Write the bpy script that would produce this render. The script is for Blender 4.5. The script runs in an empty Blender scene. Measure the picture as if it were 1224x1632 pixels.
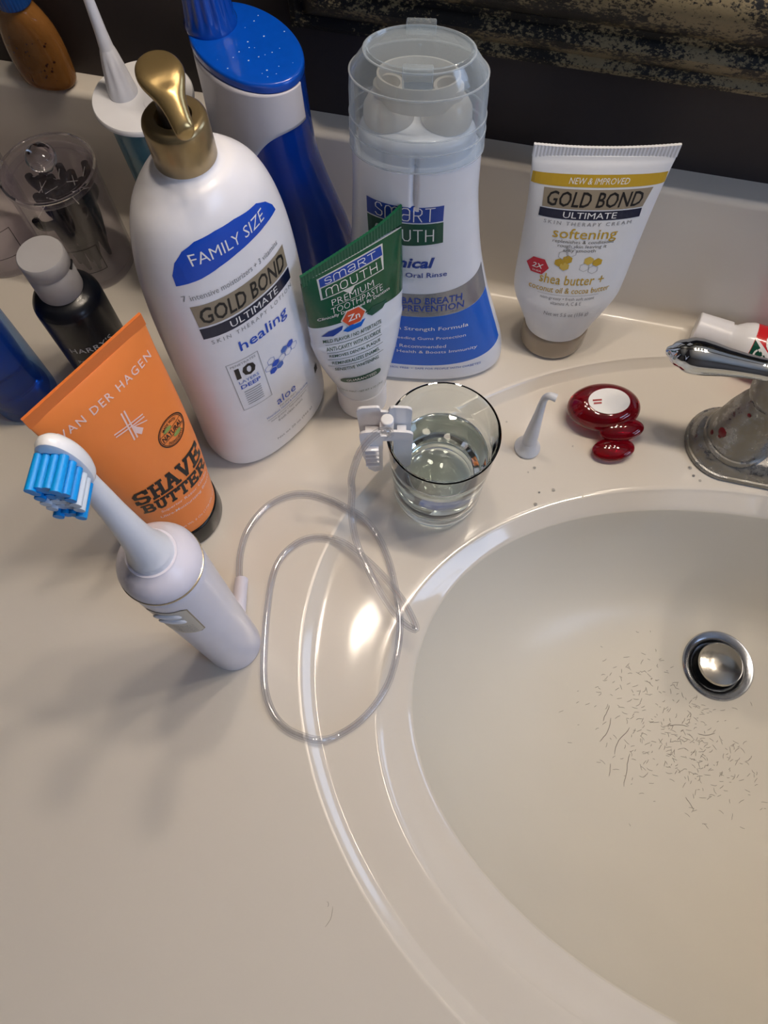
import bpy, bmesh, math, random
from mathutils import Vector, Matrix
from mathutils.bvhtree import BVHTree
random.seed(7)
S = bpy.context.scene
COL = S.collection
PI = math.pi
def rad(d): return d * PI / 180

# ------------------------------------------------------------------ camera
CAM_H = 0.44
def make_camera():
    n = Vector((19, -492, -1226)).normalized()            # straight down, seen from the camera
    Z = -n
    r = (Vector((1, 0, 0)) - Z[0] * Z).normalized()
    F = Z.cross(r)
    yaw = rad(-13.2)
    X = r * math.cos(yaw) + F * math.sin(yaw)
    Y = Z.cross(X)
    cd = bpy.data.cameras.new('camera'); co = bpy.data.objects.new('camera', cd); COL.objects.link(co)
    M = Matrix((X, Y, Z)).to_4x4()
    M.translation = Vector((0, 0, CAM_H))
    co.matrix_world = M
    cd.sensor_fit = 'VERTICAL'; cd.sensor_height = 36.0; cd.sensor_width = 27.0
    cd.lens = 1226 / 1632 * 36.0
    cd.clip_start = 0.01; cd.clip_end = 30
    S.camera = co
make_camera()

# ------------------------------------------------------------------ world, light, exposure
S.view_settings.view_transform = 'Standard'
S.view_settings.look = 'None'
S.view_settings.gamma = 1.0
S.view_settings.use_curve_mapping = False
S.view_settings.exposure = 0.46
S.cycles.transparent_max_bounces = 32
BULB_POWER = 128.0
WINDOW_POWER = 4.5
ROOM_LEVEL = 0.30
w = bpy.data.worlds.new('room_light'); S.world = w; w.use_nodes = True
w.node_tree.nodes['Background'].inputs[0].default_value = (0.80, 0.88, 1.0, 1)
w.node_tree.nodes['Background'].inputs[1].default_value = ROOM_LEVEL

# ------------------------------------------------------------------ materials
def lin(c):
    return tuple(((v / 255) / 12.92 if v / 255 <= 0.04045 else ((v / 255 + 0.055) / 1.055) ** 2.4) for v in c) + (1,)
def mat(name, col, rough=0.4, metal=0.0, spec=0.5, coat=0.0, trans=0.0, ior=1.45, sss=0.0, vary=0.04, vscale=60, bump=0.0, bscale=200, alpha=1.0):
    m = bpy.data.materials.new(name); m.use_nodes = True
    nt = m.node_tree; b = nt.nodes['Principled BSDF']
    tc = nt.nodes.new('ShaderNodeTexCoord')
    nz = nt.nodes.new('ShaderNodeTexNoise'); nz.inputs['Scale'].default_value = vscale; nz.inputs['Detail'].default_value = 3
    nt.links.new(tc.outputs['Object'], nz.inputs['Vector'])
    mx = nt.nodes.new('ShaderNodeMix'); mx.data_type = 'RGBA'
    c = lin(col)
    mx.inputs['A'].default_value = tuple(v * (1 - vary) for v in c[:3]) + (1,)
    mx.inputs['B'].default_value = tuple(min(1, v * (1 + vary)) for v in c[:3]) + (1,)
    nt.links.new(nz.outputs['Fac'], mx.inputs['Factor'])
    nt.links.new(mx.outputs['Result'], b.inputs['Base Color'])
    b.inputs['Roughness'].default_value = rough; b.inputs['Metallic'].default_value = metal
    b.inputs['Specular IOR Level'].default_value = spec; b.inputs['IOR'].default_value = ior
    b.inputs['Coat Weight'].default_value = coat; b.inputs['Coat Roughness'].default_value = 0.05
    b.inputs['Transmission Weight'].default_value = trans
    if sss:
        b.inputs['Subsurface Weight'].default_value = sss
        b.inputs['Subsurface Radius'].default_value = (0.004, 0.004, 0.004)
        b.inputs['Subsurface Scale'].default_value = 1.0
    if bump:
        n2 = nt.nodes.new('ShaderNodeTexNoise'); n2.inputs['Scale'].default_value = bscale; n2.inputs['Detail'].default_value = 4
        nt.links.new(tc.outputs['Object'], n2.inputs['Vector'])
        bp = nt.nodes.new('ShaderNodeBump'); bp.inputs['Strength'].default_value = bump; bp.inputs['Distance'].default_value = 0.001
        nt.links.new(n2.outputs['Fac'], bp.inputs['Height']); nt.links.new(bp.outputs['Normal'], b.inputs['Normal'])
    return m
def clear_mat(name, tint=(253, 254, 254), milk=0.0, milkcol=(235, 240, 245), gloss=1.0, rough=0.05, edge=0.35):
    """thin clear plastic: see-through shell, glossy, whiter and denser where seen edge-on"""
    m = bpy.data.materials.new(name); m.use_nodes = True
    nt = m.node_tree; nt.nodes.clear()
    out = nt.nodes.new('ShaderNodeOutputMaterial')
    tr = nt.nodes.new('ShaderNodeBsdfTransparent'); tr.inputs[0].default_value = lin(tint)
    df = nt.nodes.new('ShaderNodeBsdfDiffuse'); df.inputs[0].default_value = lin(milkcol)
    tl = nt.nodes.new('ShaderNodeBsdfTranslucent'); tl.inputs[0].default_value = lin(milkcol)
    gl = nt.nodes.new('ShaderNodeBsdfGlossy'); gl.inputs['Roughness'].default_value = rough
    md = nt.nodes.new('ShaderNodeMixShader'); md.inputs[0].default_value = 0.4
    nt.links.new(df.outputs[0], md.inputs[1]); nt.links.new(tl.outputs[0], md.inputs[2])
    lw = nt.nodes.new('ShaderNodeLayerWeight'); lw.inputs['Blend'].default_value = 0.5
    nz = nt.nodes.new('ShaderNodeTexNoise'); nz.inputs['Scale'].default_value = 90
    pf = nt.nodes.new('ShaderNodeMath'); pf.operation = 'POWER'; pf.inputs[1].default_value = 2.5
    nt.links.new(lw.outputs['Facing'], pf.inputs[0])
    ma = nt.nodes.new('ShaderNodeMath'); ma.operation = 'MULTIPLY_ADD'
    nt.links.new(pf.outputs[0], ma.inputs[0]); ma.inputs[1].default_value = edge; ma.inputs[2].default_value = milk
    mb = nt.nodes.new('ShaderNodeMath'); mb.operation = 'MULTIPLY_ADD'; mb.inputs[1].default_value = 0.02
    nt.links.new(nz.outputs['Fac'], mb.inputs[0]); nt.links.new(ma.outputs[0], mb.inputs[2])
    m1 = nt.nodes.new('ShaderNodeMixShader')
    nt.links.new(mb.outputs[0], m1.inputs[0]); nt.links.new(tr.outputs[0], m1.inputs[1]); nt.links.new(md.outputs[0], m1.inputs[2])
    pw = nt.nodes.new('ShaderNodeMath'); pw.operation = 'POWER'; pw.inputs[1].default_value = 4.0
    l2 = nt.nodes.new('ShaderNodeLayerWeight'); l2.inputs['Blend'].default_value = 0.5
    nt.links.new(l2.outputs['Facing'], pw.inputs[0])
    mg = nt.nodes.new('ShaderNodeMath'); mg.operation = 'MULTIPLY_ADD'; mg.inputs[1].default_value = 0.45 * gloss; mg.inputs[2].default_value = 0.035 * gloss
    nt.links.new(pw.outputs[0], mg.inputs[0])
    m2 = nt.nodes.new('ShaderNodeMixShader')
    nt.links.new(mg.outputs[0], m2.inputs[0]); nt.links.new(m1.outputs[0], m2.inputs[1]); nt.links.new(gl.outputs[0], m2.inputs[2])
    nt.links.new(m2.outputs[0], out.inputs[0])
    return m
def emit_mat(name, col, strength):
    m = bpy.data.materials.new(name); m.use_nodes = True
    nt = m.node_tree; b = nt.nodes['Principled BSDF']
    b.inputs['Base Color'].default_value = (0.8, 0.8, 0.8, 1)
    b.inputs['Emission Color'].default_value = lin(col); b.inputs['Emission Strength'].default_value = strength
    return m

# ------------------------------------------------------------------ object helpers
def link(o, parent=None):
    COL.objects.link(o)
    if parent is not None: o.parent = parent
    return o
def obj_data(name, verts, faces, mats, parent=None, smooth=True, midx=None, loc=None):
    me = bpy.data.meshes.new(name); me.from_pydata([tuple(v) for v in verts], [], [tuple(f) for f in faces])
    if not isinstance(mats, (list, tuple)): mats = [mats]
    for m in mats: me.materials.append(m)
    if midx: me.polygons.foreach_set('material_index', midx)
    me.polygons.foreach_set('use_smooth', [smooth] * len(me.polygons))
    me.validate(); me.update()
    if smooth is True: 
        try: me.set_sharp_from_angle(angle=rad(38))
        except Exception: pass
    o = bpy.data.objects.new(name, me); link(o, parent)
    if loc is not None: o.location = loc
    return o
def bm_obj(name, bm, mats, parent=None, smooth=True):
    bmesh.ops.recalc_face_normals(bm, faces=bm.faces)
    me = bpy.data.meshes.new(name); bm.to_mesh(me); bm.free()
    if not isinstance(mats, (list, tuple)): mats = [mats]
    for m in mats: me.materials.append(m)
    me.polygons.foreach_set('use_smooth', [smooth] * len(me.polygons))
    if smooth:
        try: me.set_sharp_from_angle(angle=rad(38))
        except Exception: pass
    return link(bpy.data.objects.new(name, me), parent)
def tag(o, label=None, cat=None, group=None, kind=None):
    if label: o['label'] = label
    if cat: o['category'] = cat
    if group: o['group'] = group
    if kind: o['kind'] = kind
    return o
def thing(name, label, cat, loc, rot=0, group=None):
    o = bpy.data.objects.new(name, None); COL.objects.link(o); o.empty_display_size = 0.01
    o.location = (loc[0], loc[1], loc[2] + (0.0003 if -0.01 < loc[2] < 0.2 and cat not in ('countertop', 'mirror') else 0)); o.rotation_euler = (0, 0, rad(rot))
    return tag(o, label, cat, group)
def lathe(name, prof, m, parent=None, seg=64, center=(0, 0), closed=False, ribs=0, ribamp=0.0, ribz=None, smooth=True):
    """prof: (r, z) list; closed: last point joins first"""
    V = []; F = []
    n = len(prof)
    for i, (r, z) in enumerate(prof):
        for k in range(seg):
            a = 2 * PI * k / seg
            rr = r
            if ribs and ribz[0] <= z <= ribz[1]: rr = r + ribamp * (0.5 + 0.5 * math.cos(ribs * a)) 
            V.append((center[0] + rr * math.cos(a), center[1] + rr * math.sin(a), z))
    for i in range(n if closed else n - 1):
        j = (i + 1) % n
        for k in range(seg):
            k2 = (k + 1) % seg
            F.append((i * seg + k, i * seg + k2, j * seg + k2, j * seg + k))
    if not closed:
        if prof[0][0] > 1e-6: F.append(tuple(reversed(range(seg))))
        if prof[-1][0] > 1e-6: F.append(tuple((n - 1) * seg + k for k in range(seg)))
    return obj_data(name, V, F, m, parent, smooth)
def rnd(r, z0, z1, e=0.001, k=4, top=True, bot=True):
    """profile of a disc/cylinder with rounded edges"""
    p = [(0, z0)]
    if bot: p += [(r - e + e * math.sin(PI / 2 * i / k), z0 + e - e * math.cos(PI / 2 * i / k)) for i in range(k + 1)]
    else: p += [(r, z0)]
    if top: p += [(r - e + e * math.cos(PI / 2 * i / k), z1 - e + e * math.sin(PI / 2 * i / k)) for i in range(k + 1)]
    else: p += [(r, z1)]
    return p + [(0, z1)]
def tube(name, pts, r, m, parent=None, seg=10, cap=True, sub=6, inner=None):
    """smooth tube through points; r number or list"""
    P = [Vector(p) for p in pts]; R = r if isinstance(r, (list, tuple)) else [r] * len(P)
    Q = []; RR = []
    for i in range(len(P) - 1):
        p0 = P[max(i - 1, 0)]; p1 = P[i]; p2 = P[i + 1]; p3 = P[min(i + 2, len(P) - 1)]
        for k in range(sub):
            t = k / sub
            Q.append(0.5 * ((2 * p1) + (-p0 + p2) * t + (2 * p0 - 5 * p1 + 4 * p2 - p3) * t * t + (-p0 + 3 * p1 - 3 * p2 + p3) * t ** 3))
            RR.append(R[i] * (1 - t) + R[i + 1] * t)
    Q.append(P[-1]); RR.append(R[-1])
    V = []; F = []
    T = [(Q[min(i + 1, len(Q) - 1)] - Q[max(i - 1, 0)]).normalized() for i in range(len(Q))]
    N = T[0].orthogonal().normalized()
    def ringset(scale):
        nonlocal N
        base = len(V); N = T[0].orthogonal().normalized()
        for i, q in enumerate(Q):
            N = (N - N.dot(T[i]) * T[i]).normalized(); B = T[i].cross(N)
            for k in range(seg):
                a = 2 * PI * k / seg
                V.append(q + (N * math.cos(a) + B * math.sin(a)) * RR[i] * scale)
        return base
    b0 = ringset(1)
    for i in range(len(Q) - 1):
        for k in range(seg):
            k2 = (k + 1) % seg
            F.append((b0 + i * seg + k, b0 + i * seg + k2, b0 + (i + 1) * seg + k2, b0 + (i + 1) * seg + k))
    if inner:
        b1 = ringset(inner)
        for i in range(len(Q) - 1):
            for k in range(seg):
                k2 = (k + 1) % seg
                F.append((b1 + i * seg + k2, b1 + i * seg + k, b1 + (i + 1) * seg + k, b1 + (i + 1) * seg + k2))
    elif cap:
        F.append(tuple(reversed(range(seg)))); F.append(tuple(b0 + (len(Q) - 1) * seg + k for k in range(seg)))
    return obj_data(name, V, F, m, parent)
def rbox(name, sx, sy, sz, m, parent=None, loc=(0, 0, 0), bev=0.001, rot=(0, 0, 0), seg=2):
    bm = bmesh.new(); bmesh.ops.create_cube(bm, size=1)
    bmesh.ops.scale(bm, vec=(sx, sy, sz), verts=bm.verts)
    if bev: bmesh.ops.bevel(bm, geom=bm.edges[:], offset=bev, segments=seg, profile=0.5, affect='EDGES')
    o = bm_obj(name, bm, m, parent); o.location = loc; o.rotation_euler = rot
    return o

class Loft:
    """sections (z, a, b, n, cx, cy, rot_deg): superellipses stacked along z, smoothly interpolated"""
    def __init__(s, secs, sub=6, notch=None):
        s.k = [tuple(map(float, (list(q) + [2, 0, 0, 0][len(q) - 3:])[:7])) for q in secs]
        s.sub = sub; s.notch = notch
        s.tab = []
        for i in range((len(s.k) - 1) * 20 + 1): s.tab.append((s.sec(i / 20)[0], i / 20))
    def sec(s, t):
        K = s.k; i = min(int(t), len(K) - 2); u = t - i
        p0 = K[max(i - 1, 0)]; p1 = K[i]; p2 = K[i + 1]; p3 = K[min(i + 2, len(K) - 1)]
        out = []
        for c in range(7):
            # monotone-limited cubic
            d1 = (p2[c] - p0[c]) / 2; d2 = (p3[c] - p1[c]) / 2; dl = p2[c] - p1[c]
            if i == 0: d1 = dl
            if i == len(K) - 2: d2 = dl
            if d1 * dl <= 0: d1 = 0
            else: d1 = math.copysign(min(abs(d1), 3 * abs(dl)), dl)
            if d2 * dl <= 0: d2 = 0
            else: d2 = math.copysign(min(abs(d2), 3 * abs(dl)), dl)
            h = u * u * (3 - 2 * u)
            out.append(p1[c] * (1 - h) + p2[c] * h + (u ** 3 - 2 * u * u + u) * d1 + (u ** 3 - u * u) * d2)
        return out
    def tz(s, z):
        T = s.tab
        for i in range(len(T) - 1):
            if T[i][0] <= z <= T[i + 1][0]:
                d = T[i + 1][0] - T[i][0]
                return T[i][1] + (T[i + 1][1] - T[i][1]) * ((z - T[i][0]) / d if d > 1e-9 else 0)
        return T[-1][1] if z > T[-1][0] else 0
    def pt(s, sc, th, off=0):
        z, a, b, n, cx, cy, ro = sc
        sn, cs = math.sin(th), math.cos(th)
        x = math.copysign(abs(sn) ** (2 / n), sn) * a; y = -math.copysign(abs(cs) ** (2 / n), cs) * b
        if s.notch: x, y = s.notch(x, y, z, a, b)
        if off:
            gx = math.copysign(abs(x / a) ** (n - 1), x) / a; gy = math.copysign(abs(y / b) ** (n - 1), y) / b
            g = math.hypot(gx, gy) or 1
            x += gx / g * off; y += gy / g * off
        r = rad(ro); c_, s_ = math.cos(r), math.sin(r)
        return (cx + x * c_ - y * s_, cy + x * s_ + y * c_, z)
    def lab(s, x, z, off, arc):
        sc = s.sec(s.tz(z)); a, n = sc[1], sc[3]
        if arc: th = x / arc * PI / 2 * 1.0
        else:
            q = max(-0.999, min(0.999, x / a)); th = math.asin(math.copysign(abs(q) ** (n / 2), q))
        return s.pt(sc, th, off)
    def mesh(s, name, m, parent=None, seg=96, captop=True, t0=0, t1=None, smooth=True):
        V = []; F = []; N = int(((t1 or len(s.k) - 1) - t0) * s.sub)
        for i in range(N + 1):
            sc = s.sec(t0 + i / s.sub)
            for k in range(seg): V.append(s.pt(sc, 2 * PI * k / seg))
        for i in range(N):
            for k in range(seg):
                k2 = (k + 1) % seg
                F.append((i * seg + k, i * seg + k2, (i + 1) * seg + k2, (i + 1) * seg + k))
        F.append(tuple(reversed(range(seg))))
        if captop: F.append(tuple(N * seg + k for k in range(seg)))
        return obj_data(name, V, F, m, parent, smooth)

class Print:
    """flat ink on a curved surface: 2-D shapes cut into a fine grid and wrapped on the loft"""
    def __init__(s, surf, arc=None, step=0.004):
        s.surf = surf; s.arc = arc; s.V = []; s.F = []; s.mi = []; s.mats = []; s.step = step
    def _mi(s, m):
        if m not in s.mats: s.mats.append(m)
        return s.mats.index(m)
    def add(s, bm, m, layer, skew=0.0):
        st = s.step
        xs = [v.co.x for v in bm.verts]; ys = [v.co.y for v in bm.verts]
        for ax, lo, hi in ((0, min(xs), max(xs)), (1, min(ys), max(ys))):
            g = math.floor(lo / st) + 1
            while g * st < hi:
                co = Vector((0, 0, 0)); co[ax] = g * st; no = Vector((0, 0, 0)); no[ax] = 1
                bmesh.ops.bisect_plane(bm, geom=bm.verts[:] + bm.edges[:] + bm.faces[:], plane_co=co, plane_no=no, dist=1e-7)
                g += 1
        bm.verts.index_update(); b = len(s.V); k = s._mi(m)
        for v in bm.verts: s.V.append(s.surf(v.co.x, v.co.y, 0.00012 + 0.00010 * layer, s.arc))
        for f in bm.faces: s.F.append([b + v.index for v in f.verts]); s.mi.append(k)
        bm.free()
    def poly(s, pts, m, layer=0):
        bm = bmesh.new(); bm.faces.new([bm.verts.new((x, y, 0)) for x, y in pts])
        bmesh.ops.triangulate(bm, faces=bm.faces[:])
        s.add(bm, m, layer)
    def rect(s, x0, z0, x1, z1, m, layer=0, shear=0.0): s.poly([(x0, z0), (x1, z0), (x1 + shear, z1), (x0 + shear, z1)], m, layer)
    def line(s, pts, wd, m, layer=1, closed=False):
        n = len(pts)
        for i in range(n if closed else n - 1):
            (x0, y0), (x1, y1) = pts[i], pts[(i + 1) % n]
            d = math.hypot(x1 - x0, y1 - y0) or 1; nx, ny = -(y1 - y0) / d * wd / 2, (x1 - x0) / d * wd / 2
            ex, ey = (x1 - x0) / d * wd * 0.3, (y1 - y0) / d * wd * 0.3
            s.poly([(x0 - ex + nx, y0 - ey + ny), (x0 - ex - nx, y0 - ey - ny), (x1 + ex - nx, y1 + ey - ny), (x1 + ex + nx, y1 + ey + ny)], m, layer)
    def hexa(s, cx, cz, r, m, layer=1, line=None, sx=1.0, rot=30):
        p = [(cx + r * sx * math.cos(rad(60 * i + rot)), cz + r * math.sin(rad(60 * i + rot))) for i in range(6)]
        if line: s.line(p, line, m, layer, True)
        else: s.poly(p, m, layer)
    def ell(s, cx, cz, rx, rz, m, layer=1, n=40, rot=0):
        c, q = math.cos(rad(rot)), math.sin(rad(rot))
        s.poly([(cx + rx * math.cos(2 * PI * i / n) * c - rz * math.sin(2 * PI * i / n) * q, cz + rx * math.cos(2 * PI * i / n) * q + rz * math.sin(2 * PI * i / n) * c) for i in range(n)], m, layer)
    def ring(s, cx, cz, r, wd, m, layer=1, n=40):
        s.line([(cx + r * math.cos(2 * PI * i / n), cz + r * math.sin(2 * PI * i / n)) for i in range(n)], wd, m, layer, True)
    def text(s, txt, cx, cz, w, h, m, layer=1, bold=0.0, shear=0.0, rot=0.0, arcr=0.0, space=1.0, warp=None):
        cu = bpy.data.curves.new('t', 'FONT'); cu.body = txt; cu.resolution_u = 2; cu.offset = bold; cu.shear = shear; cu.space_character = space
        o = bpy.data.objects.new('t', cu); COL.objects.link(o)
        dg = bpy.context.evaluated_depsgraph_get(); me = bpy.data.meshes.new_from_object(o.evaluated_get(dg))
        bpy.data.objects.remove(o); bpy.data.curves.remove(cu)
        bm = bmesh.new(); bm.from_mesh(me); bpy.data.meshes.remove(me)
        if not bm.verts: bm.free(); return
        xs = [v.co.x for v in bm.verts]; ys = [v.co.y for v in bm.verts]
        x0, x1, y0, y1 = min(xs), max(xs), min(ys), max(ys)
        c, q = math.cos(rad(rot)), math.sin(rad(rot))
        for v in bm.verts:
            x = ((v.co.x - x0) / (x1 - x0) - 0.5) * w; y = ((v.co.y - y0) / (y1 - y0) - 0.5) * h
            if warp: x, y = warp(x, y)
            if arcr:
                a = x / arcr; x, y = (arcr + y) * math.sin(a), (arcr + y) * math.cos(a) - arcr
            v.co = (cx + x * c - y * q, cz + x * q + y * c, 0)
        s.add(bm, m, layer)
    def build(s, parent, name='printed_label'):
        me = bpy.data.meshes.new(name); me.from_pydata(s.V, [], s.F)
        for m in s.mats: me.materials.append(m)
        me.polygons.foreach_set('material_index', s.mi); me.update()
        bm = bmesh.new(); bm.from_mesh(me)
        bm.to_mesh(me); bm.free()
        return link(bpy.data.objects.new(name, me), parent)

# ------------------------------------------------------------------ palette
M = {}
M['marble'] = mat('cultured_marble', (221, 215, 205), rough=0.24, vary=0.03, vscale=9, coat=0.22, bump=0.015, bscale=60)
M['marble_ledge'] = mat('cultured_marble_polished_ledge', (221, 215, 205), rough=0.10, vary=0.03, vscale=9, coat=0.35, bump=0.02, bscale=60)
M['marble_bowl'] = mat('soap_dulled_marble', (217, 211, 197), rough=0.38, vary=0.04, vscale=14, coat=0.06, bump=0.02, bscale=90)
M['wall'] = mat('brown_wall_paint', (56, 48, 47), rough=0.6, vary=0.05, vscale=12, bump=0.08, bscale=180)
M['chrome'] = mat('chrome', (205, 210, 214), rough=0.07, metal=1.0, vary=0.03)
M['white'] = mat('white_plastic', (236, 236, 240), rough=0.32, sss=0.15)
M['gloss_white'] = mat('glossy_white_plastic', (238, 239, 243), rough=0.2, coat=0.3)
M['grey_cap'] = mat('grey_plastic', (178, 178, 182), rough=0.4)
M['gold'] = mat('gold_plastic', (176, 152, 104), rough=0.26, metal=0.75, bump=0.05, bscale=500)
M['black'] = mat('black_plastic', (14, 15, 16), rough=0.22, spec=0.35)
M['ink_black'] = mat('black_ink', (22, 22, 26), rough=0.4)
M['ink_grey'] = mat('grey_ink', (140, 142, 148), rough=0.4)
M['ink_white'] = mat('white_ink', (240, 240, 240), rough=0.4)

# ------------------------------------------------------------------ vanity top with the oval sink
BACK_Y = 0.351; WALL_Y = 0.3687; BS_H = 0.107
RINGS = [  # cx, cy, a_left, a_right, b, n, rot, z
    (0.1996, 0.1066, 0.2806, 0.2800, 0.2294, 1.97, -3.1, 0.0),
    (0.1996, 0.1066, 0.2782, 0.2778, 0.2270, 1.97, -3.1, 0.0),
    (0.1996, 0.1066, 0.2768, 0.2764, 0.2256, 1.97, -3.1, -0.0003),
    (0.1997, 0.1068, 0.2761, 0.2757, 0.2250, 1.97, -3.0, -0.0010),
    (0.2003, 0.1076, 0.2708, 0.2705, 0.2206, 1.96, -2.3, -0.0048),
    (0.2006, 0.1079, 0.2700, 0.2698, 0.2199, 1.96, -2.0, -0.0052),
    (0.2007, 0.1080, 0.2692, 0.2688, 0.2192, 1.96, -1.9, -0.0053),
    (0.2010, 0.1060, 0.2630, 0.2620, 0.2130, 1.97, -1.7, -0.0055),
    (0.2030, 0.0920, 0.2480, 0.2480, 0.1880, 2.0, -1.0, -0.0058),
    (0.2040, 0.0800, 0.2350, 0.2340, 0.1650, 2.02, -0.5, -0.0064),
    (0.2046, 0.0774, 0.2312, 0.2300, 0.1612, 2.03, -0.4, -0.0067),
    (0.2046, 0.0774, 0.2301, 0.2290, 0.1602, 2.03, -0.4, -0.0071),
    (0.2048, 0.0775, 0.2289, 0.2272, 0.1592, 2.03, -0.5, -0.0082),
    (0.2120, 0.0784, 0.2290, 0.2120, 0.1530, 2.06, -2.0, -0.0122),
    (0.2240, 0.0794, 0.2330, 0.1975, 0.1472, 2.10, -4.0, -0.0156),
    (0.2245, 0.0794, 0.2322, 0.1963, 0.1463, 2.10, -4.1, -0.0170),
    (0.2243, 0.0797, 0.2308, 0.1950, 0.1452, 2.10, -4.0, -0.0205),
]
DRAIN = (0.2065, 0.157, -0.130)
def ring_pt(R, ph):
    cx, cy, al, ar, b, n, ro, z = R
    c, s = math.cos(ph), math.sin(ph)
    a = ar if c > 0 else al
    x = math.copysign(abs(c) ** (2 / n), c) * a; y = math.copysign(abs(s) ** (2 / n), s) * b
    r = rad(ro)
    return (cx + x * math.cos(r) - y * math.sin(r), cy + x * math.sin(r) + y * math.cos(r), z)
def build_vanity():
    root = thing('sink_counter', 'cream cultured marble vanity top with a moulded oval sink and stepped rim', 'countertop', (0.2, 0.1, 0))
    inv = Vector((0.2, 0.1, 0))
    SEG = 320
    rings = []
    X0, X1, Y0, Y1 = -0.85, 1.1, -0.21, BACK_Y - 0.009
    K = [(i / 3, ) for i in range(0)]
    # dense interpolation of the ring table
    tab = []
    for i in range(len(RINGS) - 1):
        for k in range(3):
            u = k / 3; tab.append(tuple(p * (1 - u) + q * u for p, q in zip(RINGS[i], RINGS[i + 1])))
    tab.append(RINGS[-1])
    last = RINGS[-1]
    nb = 34
    for j in range(1, nb + 1):       # the bowl, from under the lip to the drain
        t = 1 - j / nb
        s = t
        r_ = 0.021
        mix = s ** 0.9
        cx = DRAIN[0] + (last[0] - DRAIN[0]) * mix; cy = DRAIN[1] + (last[1] - DRAIN[1]) * mix
        al = r_ + (last[2] - r_) * s; ar = r_ + (last[3] - r_) * s; b = r_ + (last[4] - r_) * s
        z = DRAIN[2] + (last[7] - DRAIN[2]) * (0.10 * s ** 1.3 + 0.90 * s ** 4.2)
        tab.append((cx, cy, al, ar, b, 2 + 0.1 * s, -4 * s, z))
    V = []; F = []
    # outer rectangle ring, then the table
    c0 = (0.1996, 0.1066)
    allr = []
    for u in (0.0, 0.5, 1.0):
        row = []
        for k in range(SEG):
            ph = 2 * PI * k / SEG
            p = ring_pt(RINGS[0], ph)
            dx, dy = p[0] - c0[0], p[1] - c0[1]
            ts = []
            if dx > 1e-9: ts.append((X1 - c0[0]) / dx)
            if dx < -1e-9: ts.append((X0 - c0[0]) / dx)
            if dy > 1e-9: ts.append((Y1 - c0[1]) / dy)
            if dy < -1e-9: ts.append((Y0 - c0[1]) / dy)
            t = min(ts); q = (c0[0] + dx * t, c0[1] + dy * t)
            row.append((q[0] * (1 - u) + p[0] * u, q[1] * (1 - u) + p[1] * u, 0.0))
        allr.append(row)
    allr = allr[:2]
    for R in tab: allr.append([ring_pt(R, 2 * PI * k / SEG) for k in range(SEG)])
    for row in allr: V += [Vector(p) - inv for p in row]
    for i in range(len(allr) - 1):
        for k in range(SEG):
            k2 = (k + 1) % SEG
            F.append((i * SEG + k, i * SEG + k2, (i + 1) * SEG + k2, (i + 1) * SEG + k))
    corners = [(X0, Y0), (X1, Y0), (X1, Y1), (X0, Y1)]
    # square corners: fill the small wedge at each corner
    for (X, Y) in corners:
        best = sorted(range(SEG), key=lambda k: (allr[0][k][0] - X) ** 2 + (allr[0][k][1] - Y) ** 2)[:2]
        b = len(V); V.append(Vector((X, Y, 0)) - inv); F.append((best[0], b, best[1]))
    midx = []
    for i in range(len(allr) - 1): midx += [0 if i < 11 else (1 if i < 36 else (1 if i < 46 else 2))] * SEG
    midx += [0] * 4
    deck = obj_data('sink_deck', V, F, [M['marble'], M['marble_ledge'], M['marble_bowl']], root, True, midx)
    deck.data.polygons.foreach_set('use_smooth', [True] * len(deck.data.polygons))
    if deck.data.attributes.get('sharp_edge'): deck.data.attributes.remove(deck.data.attributes['sharp_edge'])
    # back splash with coved foot and rounded top
    prof = [(Y1, 0.0)]
    for k in range(1, 9):
        a = PI / 2 * k / 8; prof.append((Y1 + 0.009 * math.sin(a), 0.009 - 0.009 * math.cos(a)))
    prof += [(BACK_Y + 0.0005, 0.05), (BACK_Y + 0.001, BS_H - 0.004)]
    for k in range(1, 7):
        a = PI / 2 * k / 6; prof.append((BACK_Y + 0.005 - 0.004 * math.cos(a), BS_H - 0.004 + 0.004 * math.sin(a)))
    prof += [(WALL_Y, BS_H)]
    V = []; F = []
    xs = [X0 + (X1 - X0) * i / 30 for i in range(31)]
    for x in xs:
        for (y, z) in prof: V.append((x - inv.x, y - inv.y, z))
    n = len(prof)
    for i in range(30):
        for k in range(n - 1): F.append((i * n + k, (i + 1) * n + k, (i + 1) * n + k + 1, i * n + k + 1))
    obj_data('backsplash', V, F, M['marble'], root, True)
    # front edge, rolled down
    prof = [(Y0, 0)] + [(Y0 - 0.008 * math.sin(PI / 2 * k / 6), -0.008 + 0.008 * math.cos(PI / 2 * k / 6)) for k in range(1, 7)] + [(Y0 - 0.008, -0.04), (Y0 + 0.01, -0.04)]
    V = []; F = []; n = len(prof)
    for x in (X0, X1):
        for (y, z) in prof: V.append((x - inv.x, y - inv.y, z))
    for k in range(n - 1): F.append((k, k + 1, n + k + 1, n + k))
    obj_data('front_edge', V, F, M['marble'], root, True)
    return deck, inv
deck, DINV = build_vanity()
bmd = bmesh.new(); bmd.from_mesh(deck.data); BVH = BVHTree.FromBMesh(bmd)
def deck_z(x, y):
    h = BVH.ray_cast(Vector((x, y, 0.1)) - DINV, Vector((0, 0, -1)))
    return (h[0].z, h[1]) if h[0] is not None else (0.0, Vector((0, 0, 1)))

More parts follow.
